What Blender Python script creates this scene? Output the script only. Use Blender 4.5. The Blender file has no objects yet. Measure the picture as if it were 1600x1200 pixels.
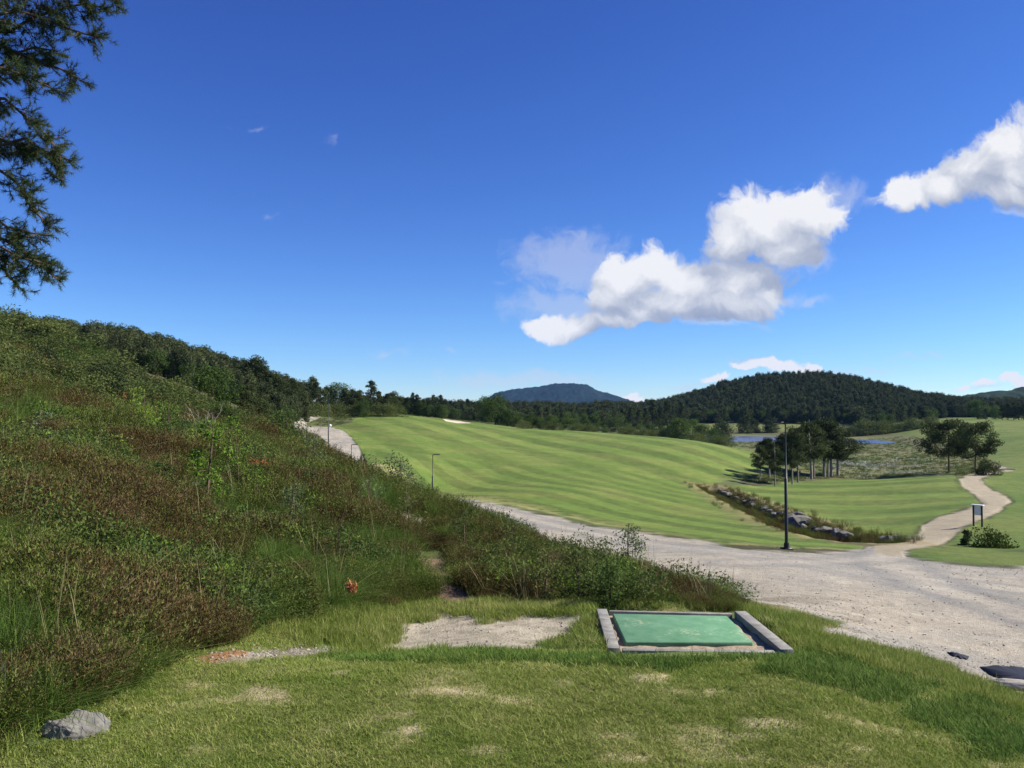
import bpy, math, random
import numpy as np
from mathutils import Vector, Matrix

rng = np.random.default_rng(7)
R = math.radians
scene = bpy.context.scene
COL = scene.collection

# ------------------------------------------------------------------ camera
EYE = 1.6
FPX = 1342.0            # focal length in pixels of the 1600 px wide photograph
PITCH = math.atan(40.0 / FPX)
cam_data = bpy.data.cameras.new('camera')
cam = bpy.data.objects.new('camera', cam_data)
COL.objects.link(cam)
cam_data.sensor_width = 36.0
cam_data.lens = 36.0 * FPX / 1600.0
cam_data.clip_start = 0.05
cam_data.clip_end = 20000
cam.location = (0, 0, EYE)
cam.rotation_euler = (R(90) + PITCH, 0, 0)
scene.camera = cam
scene.view_settings.view_transform = 'Standard'
scene.view_settings.look = 'None'
scene.view_settings.exposure = 1.08
scene.view_settings.gamma = 1

SUN_EL, SUN_AZ = 38.0, 86.0      # azimuth measured from +Y (view direction) towards +X
sun_data = bpy.data.lights.new('sun', 'SUN')
sun_data.energy = 4.4
sun_data.angle = R(0.53)
sun_data.color = (1.0, 0.95, 0.87)
sun = bpy.data.objects.new('sun', sun_data)
COL.objects.link(sun)
sdir = Vector((math.sin(R(SUN_AZ)) * math.cos(R(SUN_EL)), math.cos(R(SUN_AZ)) * math.cos(R(SUN_EL)), math.sin(R(SUN_EL))))
sun.rotation_euler = sdir.to_track_quat('Z', 'Y').to_euler()
sun.location = (30, 10, 40)

# ------------------------------------------------------------------ sky
class N:
    """thin wrapper for building nodes"""
    def __init__(s, nt): s.nt = nt
    def __call__(s, typ, ins=None, **props):
        n = s.nt.nodes.new(typ)
        for k, v in props.items(): setattr(n, k, v)
        for k, v in (ins or {}).items():
            if isinstance(v, bpy.types.NodeSocket): s.nt.links.new(v, n.inputs[k])
            else: n.inputs[k].default_value = v
        return n
def ramp(n, fac, stops):
    r = n('ShaderNodeValToRGB', {0: fac}); e = r.color_ramp.elements
    e[0].position, e[0].color = stops[0][0], (*stops[0][1], 1); e[1].position, e[1].color = stops[-1][0], (*stops[-1][1], 1)
    for p, c in stops[1:-1]:
        x = e.new(p); x.color = (*c, 1)
    return r.outputs[0]

SKY_STR = 0.08
CLOUDS = [  # direction (as photograph column, row of the cloud's middle) and angular radii
 (1195,350,78,50),(1265,335,62,40),(1140,372,40,36),(1232,385,60,30),(1300,330,34,16),
 (1150,435,82,40),(1212,452,30,28),(1080,442,64,38),(1030,418,46,34),(985,440,46,44),(1040,478,95,30),(1140,478,78,24),(955,470,38,30),
 (846,511,36,20),(895,511,44,17),(960,506,52,17),(1010,494,50,20),
 (1585,232,66,44),(1540,270,62,44),(1600,275,80,44),(1480,292,50,28),(1425,302,44,26),(1650,240,80,70),(1590,300,60,28),
 (1200,566,52,11),(1158,572,22,7),(1235,570,26,8),(1262,574,16,6),(1115,590,22,6),(990,621,17,8),(1412,608,19,8),(1540,604,26,7),(1590,600,20,9),(1505,612,12,4),
]
WISPS = [(890,408,78,42,-.4),(870,478,70,26,-.4),(825,482,40,12),(1320,300,50,26),(1370,305,30,8),(1280,468,26,11),(600,551,46,10,.2),(706,552,18,6,.5),(760,548,26,7,.55),(800,594,125,12,-.25),(860,586,50,8,-.3),(780,440,18,8,.6),
 (1245,462,30,14),(1080,598,40,8),(1375,574,40,8),(1460,548,30,5),(1420,560,26,5),(520,214,24,24,.48),(400,194,34,14,.5),(352,190,14,7,.7),(415,345,30,13,.52),(1300,585,60,10),(1545,612,60,8),(1120,505,90,12),(1270,400,50,30),(1600,335,60,10)]
def build_world():
    w = bpy.data.worlds.new('World'); scene.world = w; w.use_nodes = True
    nt = w.node_tree; nt.nodes.clear(); n = N(nt)
    out = n('ShaderNodeOutputWorld'); bg = n('ShaderNodeBackground', {1: SKY_STR}); nt.links.new(bg.outputs[0], out.inputs[0])
    sk = n('ShaderNodeTexSky', sky_type='NISHITA', sun_disc=False, sun_elevation=R(SUN_EL), sun_rotation=R(SUN_AZ), altitude=SKY_ALT, air_density=SKY_AIR, dust_density=SKY_DUST, ozone_density=SKY_OZ)
    # deepen the clear-air blue: one power curve per channel
    ks = SKY_STR * 2 ** scene.view_settings.exposure
    sr = n('ShaderNodeSeparateXYZ', {0: sk.outputs[0]})
    ch = []
    for i, (ca, cp) in enumerate(((.60, 1.48), (.69, 1.43), (.885, 1.08))):
        pw = n('ShaderNodeMath', {0: sr.outputs[i], 1: cp}, operation='POWER').outputs[0]
        ch.append(n('ShaderNodeMath', {0: pw, 1: ca * ks ** (cp - 1)}, operation='MULTIPLY').outputs[0])
    gm = n('ShaderNodeCombineXYZ', {0: ch[0], 1: ch[1], 2: ch[2]})
    tc = n('ShaderNodeTexCoord')
    sp = n('ShaderNodeSeparateXYZ', {0: tc.outputs['Generated']})
    yc = n('ShaderNodeMath', {0: sp.outputs[1], 1: 0.05}, operation='MAXIMUM')
    u = n('ShaderNodeMath', {0: sp.outputs[0], 1: yc.outputs[0]}, operation='DIVIDE'); v = n('ShaderNodeMath', {0: sp.outputs[2], 1: yc.outputs[0]}, operation='DIVIDE')
    P = n('ShaderNodeCombineXYZ', {0: u.outputs[0], 1: v.outputs[0]}).outputs[0]
    def warp(src, scale, det, amp):
        t = n('ShaderNodeTexNoise', {'Vector': src, 'Scale': scale, 'Detail': det, 'Roughness': .55}, noise_dimensions='2D')
        c = n('ShaderNodeVectorMath', {0: t.outputs[1], 1: (.5, .5, .5)}, operation='SUBTRACT')
        return n('ShaderNodeVectorMath', {0: c.outputs[0], 1: (*amp, 0), 2: src}, operation='MULTIPLY_ADD').outputs[0]
    P2 = warp(warp(P, 12.0, 2.0, (.040, .036)), 60.0, 5.0, (.014, .013))
    def field(p2, blobs, k, off=1.42):
        acc = None
        for cx, cy, rx, ry, *bias in blobs:
            c = ((cx - 800) / FPX, (640 - cy) / FPX)
            q = n('ShaderNodeVectorMath', {0: p2, 1: (FPX / rx, FPX / ry, 0), 2: (-c[0] * FPX / rx, -c[1] * FPX / ry, 0)}, operation='MULTIPLY_ADD')
            l = n('ShaderNodeVectorMath', {0: q.outputs[0]}, operation='LENGTH')
            lv = n('ShaderNodeMath', {0: l.outputs['Value'], 1: bias[0]}, operation='ADD').outputs[0] if bias else l.outputs['Value']
            acc = lv if acc is None else n('ShaderNodeMath', {0: acc, 1: lv, 2: k}, operation='SMOOTH_MIN').outputs[0]
        return n('ShaderNodeMath', {0: off, 1: acc}, operation='SUBTRACT').outputs[0]
    n3 = n('ShaderNodeTexNoise', {'Vector': P2, 'Scale': 42.0, 'Detail': 7.0, 'Roughness': .62}, noise_dimensions='2D')
    nz = n('ShaderNodeMath', {0: n3.outputs[0], 1: .5}, operation='SUBTRACT').outputs[0]
    f0 = field(P2, CLOUDS, .16, 1.37)
    f1 = field(n('ShaderNodeVectorMath', {0: P2, 1: (.016, .042, 0)}, operation='ADD').outputs[0], CLOUDS[:24], .16, 1.37)
    fw = field(P2, WISPS, .2, 1.2)
    d0 = n('ShaderNodeMath', {0: nz, 1: 1.0, 2: f0}, operation='MULTIPLY_ADD').outputs[0]
    dw = n('ShaderNodeMath', {0: nz, 1: 1.6, 2: fw}, operation='MULTIPLY_ADD').outputs[0]
    a0 = n('ShaderNodeMapRange', {0: d0, 1: .16, 2: .62, 3: 0, 4: 1}, interpolation_type='SMOOTHSTEP').outputs[0]
    aw = n('ShaderNodeMapRange', {0: dw, 1: .1, 2: 1.15, 3: 0, 4: .42}, interpolation_type='SMOOTHSTEP').outputs[0]
    df = n('ShaderNodeMath', {0: f0, 1: f1}, operation='SUBTRACT').outputs[0]
    df2 = n('ShaderNodeMath', {0: nz, 1: -1.3, 2: df}, operation='MULTIPLY_ADD').outputs[0]
    k = 1 / SKY_STR / 2 ** scene.view_settings.exposure
    cc = ramp(n, n('ShaderNodeMapRange', {0: df2, 1: -.95, 2: .85}).outputs[0], [(0, (.34, .40, .55)), (.35, (.46, .51, .64)), (.68, (.70, .73, .81)), (1, (.96, .96, .99))])  # sunlit and shaded sides of the clouds are painted by this ramp
    cs = n('ShaderNodeVectorMath', {0: cc, 'Scale': k * .95}, operation='SCALE').outputs[0]
    m1 = n('ShaderNodeMix', {0: aw, 6: gm.outputs[0], 7: (.66 * k, .70 * k, .82 * k, 1)}, data_type='RGBA')
    m2 = n('ShaderNodeMix', {0: a0, 6: m1.outputs[2], 7: cs}, data_type='RGBA')
    fwd = n('ShaderNodeMath', {0: sp.outputs[1], 1: .1}, operation='GREATER_THAN').outputs[0]
    m3 = n('ShaderNodeMix', {0: fwd, 6: gm.outputs[0], 7: m2.outputs[2]}, data_type='RGBA')
    nt.links.new(m3.outputs[2], bg.inputs[0])
SKY_ALT, SKY_AIR, SKY_DUST, SKY_OZ = 1500, 1.0, 0.0, 4.0
build_world()
scene.world.cycles.sampling_method = 'MANUAL'; scene.world.cycles.sample_map_resolution = 512
scene.cycles.max_bounces = 5; scene.cycles.diffuse_bounces = 3; scene.cycles.transmission_bounces = 3; scene.cycles.volume_bounces = 1

# ------------------------------------------------------------------ small helpers
def tag(o, label=None, cat=None, group=None, kind=None):
    if label: o['label'] = label
    if cat: o['category'] = cat
    if group: o['group'] = group
    if kind: o['kind'] = kind
    return o

def unproj(px, py, Y):
    a = (px - 800) / FPX; b = (600 - py) / FPX
    c, s = math.cos(PITCH), math.sin(PITCH)
    dy = c - b * s; dz = s + b * c
    return np.array([a * Y / dy, Y, EYE + dz * Y / dy])

def proj(x, y, z):
    c, s = math.cos(PITCH), math.sin(PITCH)
    zz = z - EYE
    f = y * c + zz * s; u = -y * s + zz * c
    f = np.where(f > 0.05, f, 0.05)
    return 800 + FPX * x / f, 600 - FPX * u / f

def _hash(xi, yi, seed):
    h = (xi.astype(np.int64) * 374761393 + yi.astype(np.int64) * 668265263 + seed * 982451653) & 0xFFFFFFFF
    h = ((h ^ (h >> 13)) * 1274126177) & 0xFFFFFFFF
    h = (h ^ (h >> 16)) & 0xFFFFFF
    return h / float(0xFFFFFF)

def vnoise(x, y, seed=0):
    xf = np.floor(x); yf = np.floor(y)
    tx = x - xf; ty = y - yf
    tx = tx * tx * (3 - 2 * tx); ty = ty * ty * (3 - 2 * ty)
    a = _hash(xf, yf, seed); b = _hash(xf + 1, yf, seed)
    c = _hash(xf, yf + 1, seed); d = _hash(xf + 1, yf + 1, seed)
    return (a + (b - a) * tx) * (1 - ty) + (c + (d - c) * tx) * ty

def fbm(x, y, octv=4, seed=0):
    s = np.zeros_like(x, dtype=float); a = 0.5; t = 0
    for i in range(octv):
        s += a * vnoise(x * 2 ** i + 17.3 * i, y * 2 ** i - 9.1 * i, seed + i); t += a; a *= 0.5
    return s / t

def sstep(a, b, x):
    t = np.clip((x - a) / (b - a), 0, 1)
    return t * t * (3 - 2 * t)

def sdist(px, py, poly):
    """signed distance (positive inside) of points to a polygon"""
    P = np.asarray(poly, float); n = len(P)
    x0, y0 = P.min(0) - 60; x1, y1 = P.max(0) + 60
    out = np.full(px.shape, -99.0)
    m = (px > x0) & (px < x1) & (py > y0) & (py < y1)
    if not m.any(): return out
    x = px[m]; y = py[m]
    d = np.full(x.shape, 1e9); ins = np.zeros(x.shape, bool)
    for i in range(n):
        ax, ay = P[i]; bx, by = P[(i + 1) % n]
        ex, ey = bx - ax, by - ay
        t = np.clip(((x - ax) * ex + (y - ay) * ey) / (ex * ex + ey * ey + 1e-9), 0, 1)
        d = np.minimum(d, np.hypot(x - ax - t * ex, y - ay - t * ey))
        if ay != by:
            c = ((ay > y) != (by > y)) & (x < ex * (y - ay) / ey + ax)
            ins ^= c
    out[m] = np.where(ins, d, -d)
    return out

def pldist(x, y, line):
    """distance to a polyline and the signed side of it"""
    d = np.full(x.shape, 1e9); sg = np.zeros(x.shape)
    for (ax, ay), (bx, by) in zip(line[:-1], line[1:]):
        ex, ey = bx - ax, by - ay
        t = np.clip(((x - ax) * ex + (y - ay) * ey) / (ex * ex + ey * ey), 0, 1)
        dx, dy = x - ax - t * ex, y - ay - t * ey
        dd = np.hypot(dx, dy); m = dd < d
        sg[m] = np.sign(ex * dy - ey * dx)[m]; d = np.minimum(d, dd)
    return d, sg

# ------------------------------------------------------------------ the lie of the land
# control points: photograph column, row, distance in metres
CP = [
 # tee
 (1000,1025,6.2),(1150,1026,6.2),(1240,1032,6.3),(850,1025,6.5),(700,1024,6.6),(1100,1195,3.9),(500,1195,3.9),(800,1100,4.65),(1100,1050,5.25),(700,1035,5.4),(500,1060,5.1),(1000,1030,5.5),(1240,1040,5.4),
 (1300,1062,5.35),(1500,1155,4.6),(1600,1195,4.1),(300,1150,4.2),(350,1090,4.8),
 # left corner
 (0,1100,4.2),(110,1140,4.1),(0,1195,3.8),(200,1045,5.3),(380,1000,6.6),(0,900,6.0),(200,900,7.5),(0,1000,4.9),(200,1000,6.0),
 # shelf with the mat
 (950,1012,7.3),(1240,1015,7.5),(932,952,9.0),(1165,957,9.2),(600,1012,7.9),(900,1012,7.6),(750,965,9.2),(640,940,10.2),(450,1020,7.0),(500,970,8.2),(900,940,10.4),(1150,950,10.6),
 # right slope
 (1200,960,9.3),(1400,1040,8.6),(1500,1090,7.2),(1600,1140,6.0),(1700,1190,5.2),(1330,1005,10.4),
 # gravel lot
 (1600,1060,11),(1400,980,14),(1300,955,14.5),(1190,935,16),(1150,908,18.5),(1000,860,27),(870,830,35),(790,800,47),(715,780,60),(1400,900,21),(1600,890,25),(1600,980,15),
 (1228,857,30),(1350,862,30),(1750,900,25),(1800,1000,14),(1100,870,24),(640,768,68),
 # heath crest and slope
 (1130,943,12.6),(1000,905,13.6),(850,866,15),(700,806,17.5),(600,769,20.5),(550,752,22.5),(500,731,25),(430,680,31),
 (300,850,10),(0,700,13),(300,730,16),(150,650,21),(0,600,22),(250,650,26),(380,675,33),(0,570,30),(500,850,12),(650,878,12.5),(800,903,12),(450,780,15),(560,790,15.5),(100,800,9),
 # behind the crest, hidden
 (1100,940,16),(900,880,20),(800,850,26),(650,800,33),(560,780,40),(480,745,50),(420,710,62),
 # left hill
 (0,515,62),(150,560,65),(300,625,62),(380,650,62),(0,540,120),(200,556,150),(300,584,150),(400,620,150),(450,641,150),(100,545,150),(0,545,220),(200,553,260),(300,580,260),(400,615,300),
 # far road, left tee
 (620,728,74),(570,733,70),(500,730,66),(545,722,80),(540,700,93),(515,680,114),(500,672,130),(470,667,140),(500,648,170),(540,644,188),(470,700,92),(440,690,100),(512,702,90),
 # fairway
 (590,644,205),(650,650,210),(715,657,198),(780,665,195),(900,673,188),(1060,686,172),(1130,696,155),(1190,717,138),(1190,738,118),(1150,750,100),
 (650,700,100),(800,720,98),(1000,760,78),(1000,800,54),(1200,840,36),(1100,730,108),(1115,765,86),(850,690,140),(700,670,150),(600,660,150),(700,740,80),(850,770,62),(800,780,58),
 # creek line
 (1150,778,76),(1200,800,62),(1250,822,49),(1340,846,38),
 # second fairway
 (1300,755,104),(1300,800,65),(1400,838,44),(1530,770,80),(1450,745,110),(1530,742,104),(1400,790,70),
 # marsh
 (1250,746,120),(1400,744,128),(1300,715,178),(1450,715,178),(1200,715,178),(1400,697,235),(1250,693,250),(1520,710,185),
 (1180,682,335),(1300,683,335),(1400,686,330),
 # right
 (1440,850,36),(1500,815,48),(1565,785,62),(1510,755,88),(1550,740,105),(1600,850,36),(1600,800,55),(1600,760,88),(1600,700,180),(1600,662,300),(1500,662,310),(1400,668,330),(1750,850,36),(1750,700,160),(1750,655,300),
 (1350,673,350),(1150,668,400),(1000,665,380),(900,664,330),(800,662,300),(700,655,300),(600,645,300),(500,642,260),
 (1000,690,230),(900,682,225),(1100,700,210),
 # behind, the wooded hill
 (1060,655,450),(1130,650,450),(1290,640,450),(1420,645,450),(1520,650,450),
 (1060,641,560),(1130,614,560),(1200,603,560),(1290,599,560),(1350,609,560),(1420,626,560),(1500,638,560),(1600,640,560),(950,648,500),(850,648,450),(750,648,450),(650,646,450),(550,645,450),
 (400,640,600),(600,643,800),(800,643,800),(1000,643,800),(1200,625,800),(1400,640,800),(1600,640,800),(1800,635,600),
]
def h_ref(r):
    return 1.6 + 8.4 * sstep(math.log(5), math.log(150), np.log(np.maximum(r, 0.5))) - 9.5 * sstep(math.log(300), math.log(900), np.log(np.maximum(r, 0.5)))

_A = 2.6
_pts, _val = [], []
def _ctl(x, y, z):
    r = math.hypot(x, y); th = math.atan2(x, y)
    _pts.append((th * _A, math.log(r))); _val.append((z - EYE) / r + float(h_ref(r)) / r)
for c in CP:
    _ctl(*unproj(*c))
for r_ in (1.0, 2.0, 3.0):
    for a_ in range(-165, 180, 30):
        _ctl(r_ * math.sin(R(a_)), r_ * math.cos(R(a_)), 0.0)
for a_, zs in ((-50, (0.3, 1.2, 3.0, 9, 14, 22)), (-75, (0.4, 1.5, 4, 10, 16, 26)), (-110, (0.3, 1.0, 3, 8, 14, 22)), (-150, (0, 0.4, 1, 4, 9, 16)),
               (180, (0, 0, 0, 2, 5, 10)), (150, (0, -0.5, -1, 1, 3, 8)), (110, (-0.6, -2.0, -3.2, -4, -2, 6)), (75, (-0.9, -2.2, -3.2, -4.6, -4, 8)), (50, (-0.7, -2.1, -3.4, -6.2, -6, 8))):
    for r_, z_ in zip((6, 12, 30, 90, 250, 800), zs):
        _ctl(r_ * math.sin(R(a_)), r_ * math.cos(R(a_)), z_)
_P = np.array(_pts); _V = np.array(_val)
def _ker(d2): return np.sqrt(d2 + 0.02)
_D = ((_P[:, None] - _P[None]) ** 2).sum(-1)
_n = len(_P)
_M = np.zeros((_n + 1, _n + 1)); _M[:_n, :_n] = -_ker(_D) + np.eye(_n) * 0.004; _M[:_n, _n] = 1; _M[_n, :_n] = 1
_W = np.linalg.solve(_M, np.append(_V, 0))

LAKE_Z = EYE - 10.5
LAKE = [(1090,684),(1160,682.5),(1230,683.5),(1330,687),(1390,690),(1414,692),(1385,694.5),(1330,693.5),(1260,691.5),(1215,690.5),(1140,691),(1080,691)]
def _w(px, py, Y): return tuple(unproj(px, py, Y)[:2])
CREEK = [_w(1112,762,88), _w(1150,782,75), _w(1185,796,64), _w(1215,808,57), _w(1250,826,48.5), _w(1290,838,42), _w(1345,848,37)]

def height(x, y):
    x = np.asarray(x, float); y = np.asarray(y, float)
    sh = x.shape; x = x.ravel(); y = y.ravel()
    r = np.maximum(np.hypot(x, y), 0.5); th = np.arctan2(x, y) * _A; lr = np.log(r)
    t = np.zeros_like(r)
    for s in range(0, len(r), 200000):
        e = slice(s, s + 200000)
        d2 = (th[e, None] - _P[None, :, 0]) ** 2 + (lr[e, None] - _P[None, :, 1]) ** 2
        t[e] = -_ker(d2) @ _W[:_n] + _W[_n]
    z = EYE + (t - h_ref(r) / r) * r
    z = z * sstep(1.0, 2.5, r)
    # ground roughness grows with distance
    # creek
    dc, _ = pldist(x, y, CREEK)
    z = z - 1.15 * np.exp(-(dc / 0.95) ** 2) + 0.12 * np.exp(-((dc - 2.2) / 0.8) ** 2)
    # lake bed
    px, py = proj(x, y, z)
    m = (y > 235) & (y < 370)
    pxl = 800 + FPX * x / np.maximum(y, 1); pyl = 640 + FPX * 10.5 / np.maximum(y, 1)
    sd = np.where(m, sdist(pxl, pyl, LAKE), -99)
    k = sstep(-1.5, 1.0, sd)
    z = np.where(m & (sd > -90), np.maximum(z, LAKE_Z + 0.08), z) * (1 - k) + (LAKE_Z - 0.8) * k
    return z.reshape(sh)

def hz(x, y): return float(height(np.array([x]), np.array([y]))[0])
def ground_at(px, Y):
    """world point on the ground in the vertical plane of a photograph column at distance Y"""
    x = (px - 800) / FPX * Y
    for _ in range(3):
        z = hz(x, Y); c, s = math.cos(PITCH), math.sin(PITCH)
        x = (px - 800) / FPX * (Y * c + (z - EYE) * s)
    return Vector((x, Y, hz(x, Y)))

# ---- ground sheet (polar grid, finest where the picture is)
def build_grid(ncol, nrow):
    th = np.concatenate([np.linspace(-math.pi, -0.66, 60, endpoint=False), np.linspace(-0.66, 0.66, ncol, endpoint=False), np.linspace(0.66, math.pi, 61)])
    lr = np.linspace(math.log(1.0), math.log(900), nrow)
    T, L = np.meshgrid(th, lr)
    r = np.exp(L)
    return r * np.sin(T), r * np.cos(T)

GX, GY = build_grid(1150, 840)
GZ = height(GX, GY)
PX, PY = proj(GX, GY, GZ)

POLY = {
 'lot': ([(560,770),(600,796),(690,790),(715,780),(760,786),(850,804),(930,823),(1010,834),(1100,846),(1165,857),(1230,861),(1300,863),(1350,858),(1366,851),(1390,852),(1425,862),(1410,864),(1416,869),(1440,874),(1500,881),(1600,887),(1760,897),(1760,1140),(1600,1098),(1545,1068),(1480,1045),(1400,1022),(1330,1006),(1262,990),(1262,984),(1330,974),(1240,951),(1190,943),(1150,936),(1100,926),(1000,910),(900,888),(800,864),(700,840),(600,815),(530,775),(500,740)], 9, 85),
 'path': ([(1366,851),(1400,848),(1428,842),(1440,830),(1440,822),(1470,806),(1510,795),(1537,786),(1522,772),(1503,760),(1499,750),(1512,742),(1545,737),(1570,736),(1550,741),(1533,748),(1538,757),(1552,767),(1572,775),(1580,783),(1562,797),(1535,812),(1505,826),(1480,844),(1462,853),(1425,858),(1408,862),(1414,868),(1390,868),(1366,862)], 26, 135),
 'farroad': ([(528,722),(520,700),(508,690),(494,678),(470,672),(455,668),(455,660),(465,655),(500,645),(518,644),(505,650),(478,662),(482,667),(512,668),(530,671),(545,680),(560,698),(572,724),(530,724)], 72, 210),
 'farroad2': ([(526,646),(545,641),(560,641),(548,648),(535,650)], 120, 260),
 'bank': ([(475,702),(500,700),(508,694),(512,680),(520,692),(532,712),(545,728),(515,730),(490,715)], 72, 120),
 'main': ([(574,726),(563,699),(548,681),(533,671),(510,668),(540,664),(560,652),(590,640),(640,642),(690,649),(740,656),(800,663),(900,669),(1000,675),(1060,683),(1120,690),(1175,704),(1200,722),(1195,738),(1150,749),(1112,758),(1110,766),(1125,778),(1160,792),(1200,812),(1235,829),(1290,843),(1350,852),(1345,859),(1300,861),(1230,859),(1165,854),(1100,843),(1010,830),(930,819),(850,800),(715,779),(692,792),(600,800),(560,770),(575,742)], 31, 240),
 'second': ([(1135,762),(1190,757),(1300,749),(1400,745),(1492,741),(1497,757),(1518,773),(1533,786),(1470,803),(1435,822),(1430,835),(1400,842),(1350,838),(1290,826),(1240,803),(1195,788),(1160,775)], 40, 122),
 'right': ([(1345,671),(1400,662),(1460,655),(1530,652),(1780,650),(1780,870),(1640,850),(1600,858),(1500,860),(1470,853),(1484,845),(1508,828),(1540,813),(1566,797),(1584,783),(1575,773),(1555,765),(1541,756),(1537,749),(1560,740),(1575,733),(1545,716),(1500,700),(1440,683)], 26, 420),
 'strip': ([(1412,863),(1440,856),(1510,858),(1600,861),(1760,864),(1760,895),(1600,885),(1500,879),(1440,872)], 22, 40),
 'far1': ([(1040,663),(1150,662),(1330,663),(1345,671),(1300,675),(1150,672),(1040,669)], 340, 470),
 'far2': ([(915,652),(950,652),(950,661),(915,661)], 250, 420),
 'lefttee': ([(505,733),(560,727),(620,724),(640,735),(600,742),(520,745)], 60, 80),
 'bunker': ([(692,654),(700,650),(722,651),(738,656),(734,661),(715,661),(697,658)], 150, 240),
 'bunker2': ([(578,641),(592,640),(596,643),(580,644)], 150, 260),
 'patch': ([(585,1014),(612,994),(622,978),(665,970),(690,962),(760,968),(830,961),(905,966),(925,972),(896,990),(868,1000),(850,1012),(800,1014),(742,1022),(690,1016),(640,1020)], 7, 10.5),
 'patch2': ([(310,1030),(380,1020),(440,1012),(500,1008),(545,1012),(520,1022),(440,1030),(330,1040)], 5.5, 8.5),
 'dirt': ([(648,872),(692,866),(706,890),(704,915),(735,928),(745,942),(685,940),(676,915),(650,892)], 8, 16),
 'dirt2': ([(230,1030),(300,1022),(390,1015),(385,1030),(300,1045),(235,1048)], 4.5, 7.5),
 'tee': ([(-200,1400),(60,1190),(200,1130),(330,1060),(400,1035),(600,1022),(900,1012),(1240,1015),(1330,1030),(1450,1080),(1600,1160),(1900,1330),(1900,1500)], 0, 7.4),
 'sandright': ([(1545,729),(1562,727),(1572,731),(1584,736),(1572,737),(1560,732)], 90, 200),
}
SD = {}
warp = (fbm(GX * 0.9, GY * 0.9, 3, 31) - 0.5)
for k, (poly, y0, y1) in POLY.items():
    SD[k] = np.where((GY > y0) & (GY < y1), sdist(PX, PY, poly), -99)

# ---- ground colour (albedo of the soil, sward and gravel)
def C3(r, g, b): return np.array([r, g, b])
def mix(a, b, t): return a * (1 - t[..., None]) + b * t[..., None]
n1 = fbm(GX * 0.25, GY * 0.25, 4, 1); n2 = fbm(GX * 1.7, GY * 1.7, 4, 2); n3 = fbm(GX * 0.03, GY * 0.03, 4, 3); n4 = fbm(GX * 8, GY * 8, 3, 4)
n5 = fbm(np.arctan2(GX, GY) * 160, np.log(np.hypot(GX, GY)) * 90, 3, 9)
base = mix(C3(.060, .058, .026), C3(.085, .105, .035), sstep(.35, .65, n1))
base = mix(base, C3(.11, .10, .055), sstep(.55, .75, n2) * .5)
far = sstep(105, 135, GY) * sstep(0.18, 0.26, GX / np.maximum(GY, 1))
marsh = mix(mix(C3(.085, .085, .035), C3(.13, .125, .05), sstep(.4, .6, n3)), C3(.07, .095, .03), sstep(.5, .7, n1))
base = mix(base, marsh, far)
near_rough = mix(C3(.10, .13, .038), C3(.17, .155, .06), sstep(.42, .68, n2))
nr = (1 - sstep(9.5, 12, GY)) * sstep(-3.2, -2.2, GX)
base = mix(base, near_rough, np.maximum(nr, sstep(1.5, 3.0, GX) * (1 - sstep(16, 20, GY))))

# mowing stripes follow the edge of the gravel road
EDGE = [_w(500,676,125), _w(575,728,78), _w(640,757,66), _w(715,779,60), _w(850,804,45), _w(1010,834,33), _w(1165,857,29), _w(1350,860,29.5)]
de, _ = pldist(GX, GY, [(-60, 165)] + EDGE + [(60, 22)])
g_main = mix(C3(.092, .138, .024), C3(.120, .155, .031), sstep(.35, .65, n1))
stripe = np.sin((de + 2.2 * (fbm(GX * .03, GY * .03, 2, 5) - .5)) * 2 * math.pi / 3.7 + .5 * (n2 - .5))
s2 = np.sin((GX * 0.93 + GY * 0.36 + 2.5 * np.sin(GY * .03)) * 2 * math.pi / 9.0)
s_main = np.where(GY > 95, 0, stripe) * (1 - sstep(78, 100, GY)) + s2 * sstep(78, 105, GY) * .6
g_main = g_main * (1 + .17 * np.tanh(6 * s_main) * (0.55 + .7 * sstep(.25, .75, fbm(GX * .05, GY * .05, 3, 41))) + .35 * (n5 - .5) + .30 * (n2 - .5))[..., None]
g_main = mix(g_main, C3(.15, .155, .05), sstep(.56, .74, n1) * .22)
g_main = mix(g_main, C3(.27, .235, .10), np.clip(sstep(3.5, 0.3, de) * sstep(.35, .6, n2), 0, 1) * (GY < 75))
st = np.sin((GX * .45 + GY * .9 + 5 * np.sin(GX * .06)) * 2 * math.pi / 11)
g_sec = mix(C3(.090, .136, .024), C3(.118, .152, .031), sstep(.4, .6, n1)) * (1 + .15 * np.tanh(5 * st) + .35 * (n5 - .5) + .3 * (n2 - .5))[..., None]
g_right = mix(C3(.075, .122, .021), C3(.122, .150, .034), sstep(.35, .65, n3 * .6 + n1 * .4)) * (1 + .35 * (n5 - .5) + .35 * (n2 - .5))[..., None]
gravel = mix(C3(.285, .265, .22), C3(.37, .325, .25), sstep(.35, .65, n1 * .6 + n2 * .4))
track = pldist(GX, GY, [_w(1800,930,19), _w(1400,905,21), _w(1200,880,25), _w(1000,850,31), _w(715,784,58)])[0]
gravel = gravel * (1 + .30 * (fbm(GX * .12, GY * .35, 3, 61) - .5) + .25 * (n5 - .5))[..., None]
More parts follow.
